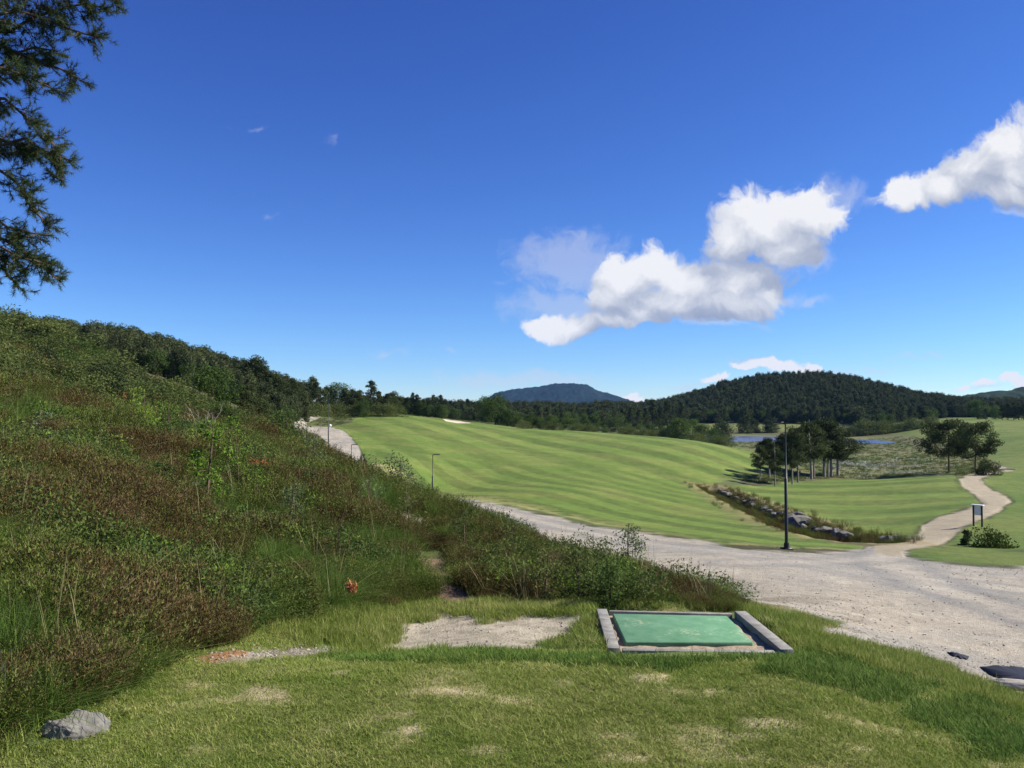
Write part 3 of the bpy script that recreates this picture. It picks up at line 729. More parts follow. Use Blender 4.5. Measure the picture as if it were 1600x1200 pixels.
row(ROUND, [(x, y, t) for x, y, t in ((830, 672, 648), (845, 672, 652), (862, 673, 649), (880, 674, 652), (897, 675, 654), (915, 676, 656), (930, 677, 660), (945, 678, 663), (980, 680, 660), (1000, 682, 662), (1018, 683, 660), (1035, 685, 664), (1050, 688, 662), (1100, 692, 660), (1116, 695, 668))],
    'low dark tree along the far edge of the fairway crest', 'low trees beyond the fairway crest', 190, 330, (1.0, 1.4))
row(BUSH, [(x, y, t) for x, y, t in ((820, 670, 658), (855, 672, 660), (872, 674, 662), (905, 675, 664), (922, 676, 665), (975, 680, 668), (990, 682, 670), (1028, 685, 673), (1043, 686, 672), (1092, 692, 676), (1110, 697, 680), (1122, 700, 682), (1134, 703, 684), (1010, 684, 672))],
    'green bush at the rim of the fairway crest', 'bushes along the fairway crest', 180, 240, (1.0, 1.5))
row(TALLP, [(x, 672, t) for x, t in ((1020, 618), (1032, 630), (1043, 618), (1052, 628), (1010, 632), (998, 634), (986, 630), (1066, 622))], 'dark pine rising beyond the low trees, left of the wooded hill', 'pines left of the wooded hill', 320, 470, (.9, 1.2))
row(JUNI, [(1128, 690, 655), (1163, 677, 650), (1178, 676, 655), (1205, 676, 652)], 'small dark tree on the far lake shore', 'small trees on the lake shore', 250, 420, (1.0, 1.4))
row(BUSH, [(x, y, t) for x, y, t in ((1345, 687, 668), (1358, 688, 666), (1372, 689, 670), (1386, 689, 672), (1400, 690, 674), (1420, 690, 674), (1432, 692, 676), (1446, 692, 677), (1335, 686, 670), (1458, 696, 680), (1322, 684, 670))],
    'low bush on the lake shore right of the grove', 'bushes on the lake shore', 334, 420, (1.0, 1.7))
row(ROUND, [(1527, 655, 622, 'big dark rounded tree standing before the wood at the right edge', 1.2), (1556, 655, 632, 'dark tree next to the big rounded one at the right edge', 1.0)], '', 'trees at the right edge of the far fairway', 300, 450)
row(TALLP, [(x, 656, t) for x, t in ((1540, 636), (1566, 630), (1575, 626), (1584, 630), (1592, 624), (1600, 628), (1612, 622))], 'dark conifer in the shaded wood at the right edge', 'conifers at the right edge', 320, 450, (1.0, 1.4))

_rs = random.Random(12)
row(TALLP, [(x_, y_, t_) for x_, y_, t_ in [(px_, float(np.interp(px_, [140, 200, 300, 400, 450], [540, 556, 586, 622, 640])), float(np.interp(px_, [140, 250, 300, 350, 400, 450], [514, 536, 554, 572, 590, 604])) - _rs.uniform(-6, 9)) for px_ in range(146, 452, 11)]],
    'small dark conifer standing up on the skyline of the wooded left slope', 'conifers on the skyline of the left slope', 120, 300, (.75, 1.15))
# ---- left hillside: bushes and small trees one can tell apart
lefthill = [
 (ROUND, 332, 655, 568, 1.0, 'tall dark bushy tree standing out at the foot of the wooded slope', 'x'),
 (PINE, 385, 665, 595, 1.1, 'grey green pine beside the tall bushy tree at the slope foot', 'x'),
 (PINE, 408, 672, 606, 1.2, 'loose grey green pine overhanging the far road', 'x'),
 (PINE, 440, 668, 612, 1.2, 'dark pine with its trunk showing against the far road', 'x'),
]
for K, px, by, top, wd, lab, g in lefthill:
    p = hit(px, by, 40, 90); K.plant(p, (by - top) / FPX * p.y, lab, 'trees at the foot of the left slope', wide=wd)
rr = random.Random(3)
skyl = [(-80, 474), (0, 484), (30, 490), (70, 502), (100, 518), (130, 534), (160, 552), (190, 570), (220, 586), (260, 604), (300, 620), (350, 640), (420, 655)]
foot = [(-80, 600), (0, 606), (60, 622), (120, 642), (200, 652), (330, 664), (420, 672)]
def skyline(x): return float(np.interp(x, [a for a, b in skyl], [b for a, b in skyl]))
def footline(x): return float(np.interp(x, [a for a, b in foot], [b for a, b in foot]))
for rowi in range(7):
    f = rowi / 6
    for px in range(-70, 400, 24 + 3 * rowi):
        px2 = px + rr.uniform(-10, 10); sk = skyline(px2); ft = footline(px2)
        by = (sk + 34) * (1 - f) + ft * f + rr.uniform(-5, 5)
        if by - sk < 14: continue
        p = hit(px2, by, 17, 90); _, byy = proj(p.x, p.y, p.z)
        hp = rr.uniform(34, 58) * (1.15 if rowi < 2 else 1)
        hp = min(hp, float(byy) - sk + rr.uniform(-6, 8))
        hgt = max(hp, 16) / FPX * p.y
        K = rr.choice((JUNI, BUSH, BUSH, JUNI, ROUND) if rowi < 4 else (BUSH, JUNI, BUSH))
        lab = {JUNI: 'dark juniper bush among the scrub of the left hillside', BUSH: 'green bush among the scrub of the left hillside', ROUND: 'small leafy tree among the scrub of the left hillside'}[K]
        K.plant(p, hgt, lab, {JUNI: 'junipers on the left hillside', BUSH: 'green bushes on the left hillside', ROUND: 'leafy trees on the left hillside'}[K], wide=rr.uniform(1.0, 1.6))

# ------------------------------------------------------------------ stuff scattered by geometry nodes
def variant_collection(name, meshes):
    c = bpy.data.collections.new(name)
    for i, me in enumerate(meshes):
        o = bpy.data.objects.new('%s.%03d' % (name, i), me); c.objects.link(o)
    return c
def scatter(name, label, cat, P, rot, scl, idx, coll):
    me = mesh_from(name, P, np.zeros((0, 3), int), None, False, {'rot': ('FLOAT_VECTOR', rot), 'scl': ('FLOAT', scl), 'pick': ('INT', idx)})
    o = add(name, me); tag(o, label, cat, kind='stuff')
    ng = bpy.data.node_groups.new(name, 'GeometryNodeTree')
    ng.interface.new_socket('Geometry', in_out='INPUT', socket_type='NodeSocketGeometry'); ng.interface.new_socket('Geometry', in_out='OUTPUT', socket_type='NodeSocketGeometry')
    n = N(ng); gi = n('NodeGroupInput'); go = n('NodeGroupOutput')
    ci = n('GeometryNodeCollectionInfo', {'Collection': None}); ci.inputs['Collection'].default_value = coll; ci.inputs['Separate Children'].default_value = True; ci.inputs['Reset Children'].default_value = True
    def att(nm, ty):
        a = n('GeometryNodeInputNamedAttribute', data_type=ty); a.inputs[0].default_value = nm
        return next(s for s in a.outputs if s.enabled and s.name == 'Attribute')
    ip = n('GeometryNodeInstanceOnPoints'); L = ng.links.new
    L(gi.outputs[0], ip.inputs['Points']); L(ci.outputs[0], ip.inputs['Instance']); ip.inputs['Pick Instance'].default_value = True
    L(att('pick', 'INT'), ip.inputs['Instance Index']); L(att('rot', 'FLOAT_VECTOR'), ip.inputs['Rotation']); L(att('scl', 'FLOAT'), ip.inputs['Scale'])
    L(ip.outputs[0], go.inputs[0])
    md = o.modifiers.new('scatter', 'NODES'); md.node_group = ng
    return o
def blades(n, rad, h0, h1, w, lean, rg, curl=.4, seg=2, mat=None, name='grass'):
    """a tuft of curved tapering blades"""
    a = rg.uniform(0, 2 * math.pi, n); r = rad * np.sqrt(rg.uniform(0, 1, n))
    b = np.stack([r * np.cos(a), r * np.sin(a), np.full(n, -.01)], 1)
    az = rg.uniform(0, 2 * math.pi, n); out = np.stack([np.cos(az), np.sin(az), 0 * az], 1)
    H = rg.uniform(h0, h1, n)[:, None]; ln = (np.abs(rg.normal(0, lean, n)))[:, None]
    side = np.stack([-np.sin(az), np.cos(az), 0 * az], 1) * (w * rg.uniform(.7, 1.3, n))[:, None] * .5
    rows = []
    for i in range(seg + 1):
        t = i / seg
        c = b + out * (ln * H * (t + curl * t * t)) + np.array([0, 0, 1.0]) * H * (t - .35 * curl * ln * t * t)
        if i < seg: rows += [c - side * (1 - .45 * t), c + side * (1 - .45 * t)]
        else: rows += [c]
    k = len(rows); V = np.stack(rows, 1).reshape(-1, 3); F = []
    for i in range(seg - 1):
        F.append([2 * i, 2 * i + 1, 2 * i + 3]); F.append([2 * i, 2 * i + 3, 2 * i + 2])
    F.append([2 * seg - 2, 2 * seg - 1, 2 * seg])
    F = (np.array(F)[None] + (np.arange(n) * k)[:, None, None]).reshape(-1, 3)
    T = np.repeat(rg.uniform(0, 1, n), k)
    return V, F, T
def tuft_mesh(name, mat, seed, *a, **kw):
    rg = np.random.default_rng(seed); s = Soup(); s.add(*blades(*a, rg=rg, **kw)); return s.mesh(name, mat)
def heather_mesh(seed, mat, n=42, rad=.13, h0=.16, h1=.34):
    rg = np.random.default_rng(seed); s = Soup()
    a = rg.uniform(0, 6.283, n); r = rad * np.sqrt(rg.uniform(0, 1, n))
    b = np.stack([r * np.cos(a), r * np.sin(a), np.full(n, -.03)], 1)
    d = np.stack([b[:, 0] / rad * .55 + rg.normal(0, .22, n), b[:, 1] / rad * .55 + rg.normal(0, .22, n), np.ones(n)], 1); d /= np.linalg.norm(d, axis=1)[:, None]
    H = rg.uniform(h0, h1, n)[:, None]; tip = b + d * H
    sd = np.cross(d, rg.normal(size=(n, 3))); sd /= np.linalg.norm(sd, axis=1)[:, None]; sd *= .0022
    V = np.stack([b - sd, b + sd, tip], 1).reshape(-1, 3); s.add(V, np.arange(3 * n).reshape(-1, 3), np.full(3 * n, .2))
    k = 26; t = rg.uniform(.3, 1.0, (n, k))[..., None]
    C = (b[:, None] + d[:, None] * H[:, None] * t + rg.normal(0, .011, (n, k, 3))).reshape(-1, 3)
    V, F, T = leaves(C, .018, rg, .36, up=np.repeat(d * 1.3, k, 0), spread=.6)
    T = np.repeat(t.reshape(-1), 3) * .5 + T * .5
    s.add(V, F, T); return s.mesh('heather', mat)

def sector(n, th0, th1, r0, r1, rg, p=0.0):
    """random points, density falling with distance as r^-(2-p)"""
    th = rg.uniform(th0, th1, n)
    if p == 0: r = np.exp(rg.uniform(math.log(r0), math.log(r1), n))
    else: r = (rg.uniform(r0 ** p, r1 ** p, n)) ** (1 / p)
    x, y = r * np.sin(th), r * np.cos(th); z = grid_lookup(GZ, x, y)
    return x, y, z, r
def props(n, rg, tilt=.12): return np.stack([rg.normal(0, tilt, n), rg.normal(0, tilt, n), rg.uniform(0, 6.283, n)], 1)
def insd(name, x, y, z):
    poly, y0, y1 = POLY[name]; px, py = proj(x, y, z)
    return np.where((y > y0) & (y < y1), sdist(px, py, poly), -99)

# region of the heath: left of a line that runs along the shelf and up the slope
HEATH = [(-900,1120),(0,1150),(90,1120),(190,1075),(260,1040),(340,1010),(420,975),(520,955),(600,948),(660,942),(690,948),(760,945),(850,950),(930,945),(1000,948),(1080,955),(1150,955),(1190,945),(1175,925),(1120,902),(1060,882),(1000,866),(930,852),(850,833),(780,806),(700,775),(650,755),(600,738),(540,722),(500,700),(440,672),(400,655),(330,600),(200,560),(0,480),(-900,300)]
rg = np.random.default_rng(101)
x, y, z, r = sector(150000, -.80, .32, 4.0, 62, rg, .55)
px, py = proj(x, y, z)
sd = sdist(px, py, HEATH)
sd = np.where(px < -850, 50, sd)
bare = np.maximum(insd('dirt', x, y, z), insd('dirt2', x, y, z))
nn = fbm(x * .55, y * .55, 3, 77); nm = fbm(x * 1.6, y * 1.6, 3, 78)
keep = (y < np.interp(px, [430, 540, 600, 700, 850, 1000, 1150], [45, 28, 22.5, 19, 16.5, 15, 14])) & (sd > -2 + nm * 12 - 4) & (bare < -8) & (y < 45) & ((insd('lot', x, y, z) < 1) | (y < np.interp(px, [700, 850, 1000, 1130, 1200], [18.5, 16, 14.4, 13.2, 12]))) & (insd('bank', x, y, z) < 1) & (insd('farroad', x, y, z) < 1)
GREEN = [(470,860,130,55),(340,780,70,50),(560,880,70,60),(260,690,70,45),(330,850,60,30),(520,930,70,28),(180,660,60,30),(60,640,80,40),(400,720,60,30),(350,640,60,50),(150,1110,170,40),(20,1060,60,50),(250,1060,60,30),(640,900,40,40),(1110,930,60,10)]
gfield = np.zeros_like(x)
for cx, cy, rx, ry in GREEN:
    gfield = np.maximum(gfield, 1 - np.hypot((px - cx) / rx, (py - cy) / ry))
isg = (gfield + (nm - .5) * 1.4 + (nn - .5) * .8 > .17 + .30 * sstep(600, 760, px))
grn2 = nn + .6 * (nm - .5) > .515 + .05 * sstep(600, 760, px)
_u = rg.uniform(0, 1, len(x))
sel = keep & (~isg | (_u < .12))
hvar = .5 + .95 * sstep(.3, .7, fbm(x * 1.1, y * 1.1, 3, 81)) ; hvar *= (.55 + .45 * sstep(0, 22, sd)) * np.interp(px, [450, 800, 1150], [1, .72, .55])
sel &= ~((fbm(x * 2.3, y * 2.3, 3, 88) < .40) & (_u < .85))
isg = isg & (_u > .1)
def emit(name, label, cat, m, meshes, base_s, rg, tilt=.12, grow=0.0, idxf=None, var=(.7, 1.35), hv=None):
    n = int(m.sum()); P = np.stack([x[m], y[m], z[m]], 1)
    s = base_s * (1 if hv is None else hv[m]) * rg.uniform(*var, n) * (1 + grow * np.clip(r[m] - 8, 0, 60))
    idx = rg.integers(0, len(meshes), n) if idxf is None else idxf(m, n)
    return scatter(name, label, cat, P, props(n, rg, tilt), s, idx, variant_collection(name, meshes))
hm = [heather_mesh(200 + i, M_HEATH) for i in range(4)] + [heather_mesh(210 + i, M_HEATHG) for i in range(4)]
def pick_h(m, n):
    g = grn2[m] ^ (rg.uniform(0, 1, n) < .2)
    return rg.integers(0, 4, n) + 4 * g.astype(int)
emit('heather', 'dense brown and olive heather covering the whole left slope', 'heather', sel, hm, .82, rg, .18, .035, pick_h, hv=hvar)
M_TUSS = leaf_mat('tussock_grass', (.045, .080, .016), (.078, .125, .024), (.16, .18, .055), .3, 1.0)
lg = [tuft_mesh('long_grass', M_LONG if i > 0 else M_TUSS, 300 + i, 50, .10, .14, .40, .0042, .6, seg=3, curl=.9) for i in range(4)]
print('heather', sel.sum(), 'grass', (keep & isg).sum())
emit('long_grass', 'long green grass tussocks growing between the heather on the slope', 'grass', keep & isg, lg, .75, rg, .12, .03)
# low leafy plants in drifts between the heather
def leafy(seed, mat, nme):
    rgx = np.random.default_rng(seed); s_ = Soup(); n_ = 150
    C = rgx.normal(0, 1, (n_, 3)) * np.array([.10, .10, 0]); C[:, 2] = rgx.uniform(.08, .34, n_) * (1.1 - np.hypot(C[:, 0], C[:, 1]) * 2.2)
    s_.add(*leaves(C, .032, rgx, .5, up=np.array([0, 0, .3]))); return s_.mesh(nme, mat)
drift = fbm(x * .9 + 40, y * .9, 3, 140)
lfm = keep & (drift > .635) & (_u < .26 - .14 * sstep(600, 700, px)) & (bare < -30) & (y < 34)
emit('leafy_undergrowth', 'drifts of small bright leafy plants between the heather', 'plants', lfm, [leafy(500, M_BROAD, 'leafy_undergrowth'), leafy(501, M_BUSH, 'leafy_undergrowth'), leafy(502, M_BRIGHT, 'leafy_undergrowth'), leafy(503, M_BROAD, 'leafy_undergrowth'), leafy(504, M_BUSH, 'leafy_undergrowth')], 1.0, rg, .2, .03,
     lambda m_, k_: rg.choice(5, k_, p=(.28, .25, .12, .2, .15)))
# sparse straw stalks standing out of the heath
sel2 = keep & (rg.uniform(0, 1, len(x)) < .008 + .022 * isg) & (y < 28)
st = [tuft_mesh('straw', M_STRAW, 320 + i, 7, .05, .25, .62, .004, .5, seg=4, curl=.9) for i in range(4)]
emit('straw', 'pale dry grass stalks bending out of the heather', 'grass', sel2, st, .9, rg, .1, .02)

# lawn of the tee and the banks around it
x, y, z, r = sector(120000, -.72, .78, 2.9, 13.5, rg, .35)
px, py = proj(x, y, z)
teed = insd('tee', x, y, z); hd = sdist(px, py, HEATH)
gravelly = np.maximum.reduce([insd(k, x, y, z) for k in ('lot', 'patch', 'patch2', 'dirt')])
MATBOX = [(925,948),(1168,953),(1248,1020),(945,1018)]
mb = np.where((y > 6.9) & (y < 9.6), sdist(px, py, MATBOX), -99)
nb = fbm(x * 2.1, y * 4.2, 4, 68)
ok = (hd < 6) & (gravelly + 34 * (fbm(x * 2.6, y * 2.6, 3, 12) - .5) < -1) & (mb < 0)
bald = np.maximum(sstep(.60, .70, nb) * .8, wornf(px, py, x, y))
LONGZ = [(740,1030,300,11),(1080,1028,240,15),(1380,1075,90,26),(1480,1120,90,34),(1570,1160,90,40),(880,1000,60,30),(1250,1040,80,20),(1300,1055,70,20),(1330,975,60,14),(1210,965,40,18)]
lf = np.full(x.shape, -1.0)
for cx, cy, rx, ry in LONGZ: lf = np.maximum(lf, 1 - np.hypot((px - cx) / rx, (py - cy) / ry))
ok &= ~((px > 930) & (px < 1256) & (py < 1030) & (y > 5.2) & (y < 6.95))
isl = (lf + (fbm(x * 2.2, y * 2.2, 2, 90) - .5) * 1.3 > .12) & (rg.uniform(0, 1, len(x)) < .75)
u = rg.uniform(0, 1, len(x))
onl = ok & ~isl & (u > bald * .85) & (teed > -60)
lawn = [tuft_mesh('lawn_grass', M_LAWN, 340 + i, 44, .07, .008, .024, .0032, .9, seg=2) for i in range(5)]
emit('lawn_grass', 'short worn lawn with bald straw coloured spots on the tee', 'grass', onl, lawn, 1.0, rg, .1, .03)
M_EDGE = leaf_mat('edge_grass', (.048, .098, .017), (.085, .150, .026), (.17, .22, .05), .3, 1.2)
rest = ok & ~isl & (teed <= -60) & (u > .25)
emit('meadow_grass', 'thin mixed green and yellow grass on the banks around the mat', 'grass', rest, [tuft_mesh('meadow_grass', M_LAWN, 350 + i, 40, .10, .03, .09, .004, .6, seg=2) for i in range(4)], 1.0, rg, .1, .03)
emit('edge_grass', 'darker longer grass along the rim of the tee', 'grass', ok & isl & (u > .3), [tuft_mesh('edge_grass', M_EDGE, 360 + i, 42, .08, .016, .048, .0036, .7, seg=3) for i in range(4)], 1.0, rg, .12, .02)
print('lawn', onl.sum(), rest.sum(), (ok & isl).sum())

# banks beyond: rough grass between lot and marsh, along the stream and round the lake
x, y, z, r = sector(60000, -.60, .66, 11, 330, rg, .25)
px, py = proj(x, y, z)
inside = np.maximum.reduce([insd(k, x, y, z) for k in ('lot', 'path', 'farroad', 'farroad2', 'main', 'second', 'right', 'strip', 'far1', 'far2', 'bank', 'bunker', 'bunker2', 'sandright', 'lefttee')])
lakem = np.where(y > 230, sdist(800 + FPX * x / y, 640 + FPX * 10.5 / y, LAKE), -99)
okb = (inside < -1.5) & (sdist(px, py, HEATH) < 2) & (lakem < -.6) & ~((y < 26) & (x < -2))
dcp, _ = pldist(x, y, CREEK)
okb &= (y > 100) | (dcp < 1.0) | ((y > 66) & (x < -10))
r = np.minimum(r, 90)
emit('rough_grass', 'rough tufted grass and low scrub on the marsh and the banks', 'grass', okb, [tuft_mesh('rough_grass', M_BUSH, 370 + i, 60, .5, .10, .42, .03, .7, seg=2) for i in range(4)], .22, rg, .1, .045)
cx_, cy_ = [], []
for (ax, ay), (bx_, by_) in zip(CREEK[:-1], CREEK[1:]):
    t_ = rg.uniform(0, 1, 420); cx_.append(ax + (bx_ - ax) * t_); cy_.append(ay + (by_ - ay) * t_)
x = np.concatenate(cx_) + rg.normal(0, .95, 2520); y = np.concatenate(cy_) + rg.normal(0, 1.1, 2520); z = grid_lookup(GZ, x, y); r = np.hypot(x, y) * 0 + 8
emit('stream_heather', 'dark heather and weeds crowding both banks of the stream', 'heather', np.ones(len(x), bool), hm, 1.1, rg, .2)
# cotton grass: pale heads over the marsh
x, y, z, r = sector(90000, .20, .50, 105, 260, rg, 1.0)
px, py = proj(x, y, z)
den = np.zeros_like(x)
for cx, cy, rx, ry, a in ((1360,731,110,7,1.0),(1420,738,60,8,.55),(1300,730,60,4,1),(1370,708,70,4,.5),(1300,706,40,3,.5),(1410,724,50,7,.3),(1340,745,40,5,.2)):
    den = np.maximum(den, a * np.clip(1.3 - np.hypot((px - cx) / rx, (py - cy) / ry), 0, 1))
den *= sstep(.42, .6, fbm(x * .35, y * .12, 3, 55))
sel = rg.uniform(0, 1, len(x)) < den * .11
def cotton(seed):
    rgx = np.random.default_rng(seed); s = Soup(); C = rgx.normal(0, .35, (14, 3)); C[:, 2] = rgx.uniform(.25, .5, 14)
    s.add(*leaves(C, .09, rgx, .9)); return s.mesh('cotton_grass', M_COTTON)
emit('cotton_grass', 'white heads of cotton grass spread over the marsh right of the grove', 'cotton grass', sel, [cotton(i) for i in range(3)], 1.0, rg, .1)
print('rough', okb.sum(), 'cotton', sel.sum())

# far woods
def wood_mesh(seed, prof, h, R_, mat, n=1500, size=.5, base=.1):
    rgx = np.random.default_rng(seed); tr, cr = tree_shapes(h, R_, base, rgx, prof, limbs=20, puffs=2, nleaf=n, size=size, sig=.3, flat=.8)
    me = cr.mesh('wood', mat); return me
M_WOOD = leaf_mat('wood_needles', (.030, .042, .020), (.055, .070, .029), (.10, .115, .045), .15, .02)
wm = [wood_mesh(400, 'cone', 9, 2.3, M_WOOD), wood_mesh(401, 'cone', 10, 2.2, M_WOOD), wood_mesh(402, 'round', 8, 2.8, M_WOOD), wood_mesh(403, 'round', 7, 3, M_BROAD), wood_mesh(404, 'cone', 11, 2.6, M_WOOD)]
def wood(name, label, n, poly, y0, y1, sc, sd=1, pr=(.22, .18, .2, .2, .2)):
    global x, y, z, r
    rgx = np.random.default_rng(sd); p = np.array(poly)
    th0, th1 = math.atan((p[:, 0].min() - 800) / FPX) - .03, math.atan((p[:, 0].max() - 800) / FPX) + .03
    x, y, z, r = sector(n, th0, th1, y0, y1, rgx, 1.6)
    px, py = proj(x, y, z); m = sdist(px, py, poly) > 0
    m &= insd('far1', x, y, z) < -1; m &= insd('right', x, y, z) < -1; m &= lake_d(x, y) < -2
    print(name, m.sum())
    return emit(name, label, 'wood', m, wm, sc, rgx, .03, var=(.4, 1.55), idxf=lambda m_, k_: rgx.choice(5, k_, p=pr))
def lake_d(x, y): return np.where(y > 230, sdist(800 + FPX * x / y, 640 + FPX * 10.5 / y, LAKE), -99)
wood('hill_wood', 'dense dark pine wood covering the round hill behind the lake', 26000, [(930,668),(930,640),(1000,636),(1060,560),(1700,560),(1700,655),(1530,652),(1460,654),(1400,661),(1340,670),(1050,666)], 335, 760, .58, 1)
wood('slope_wood', 'dark conifer wood on the upper left slope', 15000, [(-300,400),(150,460),(480,560),(480,660),(440,665),(330,650),(200,620),(-300,620)], 135, 330, .36, 2, (.38, .28, .06, .02, .26))
wood('valley_wood', 'dark band of trees along the valley below the distant mountain', 8000, [(560,600),(1080,600),(1080,668),(930,662),(780,668),(560,650)], 300, 620, .5, 3)

# ------------------------------------------------------------------ water, distant land
wv = [[-60, 240, LAKE_Z], [260, 240, LAKE_Z], [260, 360, LAKE_Z], [-60, 360, LAKE_Z]]
m, nt, out = new_mat('lake_water'); n = N(nt)
tcx = n('ShaderNodeTexCoord').outputs['Object']
wn = n('ShaderNodeTexNoise', {'Vector': tcx, 'Scale': .9, 'Detail': 3.0})
bpn = n('ShaderNodeBump', {'Strength': .8, 'Distance': .4, 'Height': wn.outputs[0]})
nt.links.new(n('ShaderNodeBsdfPrincipled', {'Base Color': (.07, .10, .18, 1), 'Roughness': .22, 'IOR': 1.33, 'Normal': bpn.outputs[0]}).outputs[0], out.inputs[0])
tag(add('lake', mesh_from('lake', wv, [[0, 1, 2, 3]], m)), kind='structure')

def far_hill(name, prof, Y0, depth, mat, seed, foot=None):
    """a real ridge: crest at Y0, falling to both sides over depth metres"""
    xs = np.linspace((prof[0][0] - 800) / FPX * Y0, (prof[-1][0] - 800) / FPX * Y0, 260)
    crest = np.interp(xs, [(a - 800) / FPX * Y0 for a, b in prof], [unproj(a, b, Y0)[2] for a, b in prof])
    v = np.linspace(-1, 1, 70); X, Vv = np.meshgrid(xs, v)
    Cz = np.tile(crest, (70, 1)); low = LAKE_Z - 20
    Z = low + (Cz - low) * (1 - np.abs(Vv) ** 1.5)
    Yv = Y0 + Vv * depth
    Z += (fbm(X / (depth * .25), Yv / (depth * .25), 5, seed) - .5) * (crest.max() - low) * .28 * (1 - np.abs(Vv) * .5) * np.clip(np.abs(Vv) * 4, .12, 1) + (fbm(X / 12, Yv / 12, 3, seed + 9) - .5) * Y0 * .0042
    idx = np.arange(X.size).reshape(X.shape)
    F = np.stack([idx[:-1, :-1], idx[:-1, 1:], idx[1:, 1:], idx[1:, :-1]], -1).reshape(-1, 4)
    return tag(add(name, mesh_from(name, np.stack([X.ravel(), Yv.ravel(), Z.ravel()], 1), F, mat, True)), kind='structure')
def hill_mat(name, a, b, sc):
    m, nt, out = new_mat(name); n = N(nt); pos = n('ShaderNodeNewGeometry').outputs['Position']
    ns = n('ShaderNodeTexNoise', {'Vector': pos, 'Scale': sc, 'Detail': 8.0, 'Roughness': .7}).outputs[0]
    c = ramp(n, ns, [(.3, a), (.7, b)])
    bp = n('ShaderNodeBump', {'Strength': 1.0, 'Distance': 8.0, 'Height': ns})
    nt.links.new(n('ShaderNodeBsdfPrincipled', {'Base Color': c, 'Roughness': 1.0, 'Specular IOR Level': 0.0, 'Normal': bp.outputs[0]}).outputs[0], out.inputs[0]); return m
M_MT = hill_mat('mountain_forest', (.006, .012, .012), (.018, .026, .022), .02)
M_MT2 = hill_mat('hill_forest', (.022, .034, .018), (.05, .065, .03), .05)
far_hill('mountain', [(560,650),(720,650),(752,630),(775,614),(800,609),(840,605),(865,600),(895,599),(918,602),(935,612),(950,615),(970,622),(1000,632),(1060,640),(1120,650)], 4200, 900, M_MT, 5)
far_hill('hills', [(1380,650),(1400,630),(1440,616),(1475,618),(1500,622),(1530,616),(1560,611),(1585,612),(1610,604),(1680,590),(1800,600),(1900,640)], 1700, 420, M_MT2, 7)

# ------------------------------------------------------------------ built things
import bmesh
def box(s, c, d, rz=0.0, bev=0):
    """box centred at c, size d, turned rz about z, added to a soup as quads"""
    x, y, z = np.array(d) / 2
    V = np.array([[i * x, j * y, k * z] for k in (-1, 1) for j in (-1, 1) for i in (-1, 1)])
    cz, sz = math.cos(rz), math.sin(rz)
    V = V @ np.array([[cz, sz, 0], [-sz, cz, 0], [0, 0, 1]]) + np.array(c)
    s.add(V, [[0, 2, 3, 1], [4, 5, 7, 6], [0, 1, 5, 4], [2, 6, 7, 3], [0, 4, 6, 2], [1, 3, 7, 5]])
def part(name, build, mat, parent=None, smooth=False, bevel=0.0):
    s_ = Soup(); build(s_); o = add(name, s_.mesh(name, mat, smooth), parent)
    if bevel:
        md = o.modifiers.new('bevel', 'BEVEL'); md.width = bevel; md.segments = 2
    return o
def root(name, loc, label, cat, group=None, rz=0.0):
    o = bpy.data.objects.new(name, None); COL.objects.link(o); o.location = loc; o.rotation_euler = (0, 0, rz); o.empty_display_size = .3
    return tag(o, label, cat, group)

# the framed tee mat
M_PLANK = plain_mat('weathered_plank', (.29, .28, .245), .85, .1, c2=(.165, .158, .135), scale=7, bump=.35)
M_MAT = plain_mat('green_turf_mat', (.085, .205, .105), .9, .15, c2=(.135, .27, .155), scale=5, bump=.25, detail=9.0)
M_SANDBED = plain_mat('sand_bed', (.36, .29, .20), .95, .1, c2=(.22, .17, .12), scale=14, bump=.8)
ZT = EYE - 2.03
def onz(px, py, z):
    d = unproj(px, py, 1.0) - np.array([0, 0, EYE]); k = (z - EYE) / d[2]
    return np.array([d[0] * k, d[1] * k, z])
FL, FR, BR, BL = onz(949, 1012, ZT), onz(1240, 1016, ZT), onz(1165, 956, ZT), onz(932, 951, ZT)
fr = root('timber_frame', (FL + FR + BR + BL) / 4 - np.array([0, 0, .3]), 'low frame of weathered grey planks around the green tee mat', 'frame')
org = np.array(fr.location)
def plank(a, b, inward, w, top, depth):
    def bld(s_):
        a2, b2 = a - org, b - org; iw = inward / np.linalg.norm(inward) * w
        P4 = [a2, b2, b2 + iw, a2 + iw]
        V = [p + np.array([0, 0, top]) for p in P4] + [p - np.array([0, 0, depth]) for p in P4]
        s_.add(V, [[0, 1, 2, 3], [7, 6, 5, 4], [0, 4, 5, 1], [1, 5, 6, 2], [2, 6, 7, 3], [3, 7, 4, 0]])
    part('plank', bld, M_PLANK, fr, bevel=.006)
cen = (FL + FR + BR + BL) / 4
def inw(a, b):
    m = cen - (a + b) / 2; e = (b - a) / np.linalg.norm(b - a); m = m - e * m.dot(e); m[2] = 0; return m
eL = (BL - FL) / np.linalg.norm(BL - FL); eF = (FR - FL) / np.linalg.norm(FR - FL)
plank(FL, BL, inw(FL, BL), .105, 0, .45); plank(BR, FR, inw(BR, FR), .115, .01, .40)
plank(BL + eF * .128, BR - eF * .14, inw(BL, BR), .05, -.012, .40); plank(FR - eF * .14, FL + eF * .128, inw(FR, FL), .075, -.02, .40)
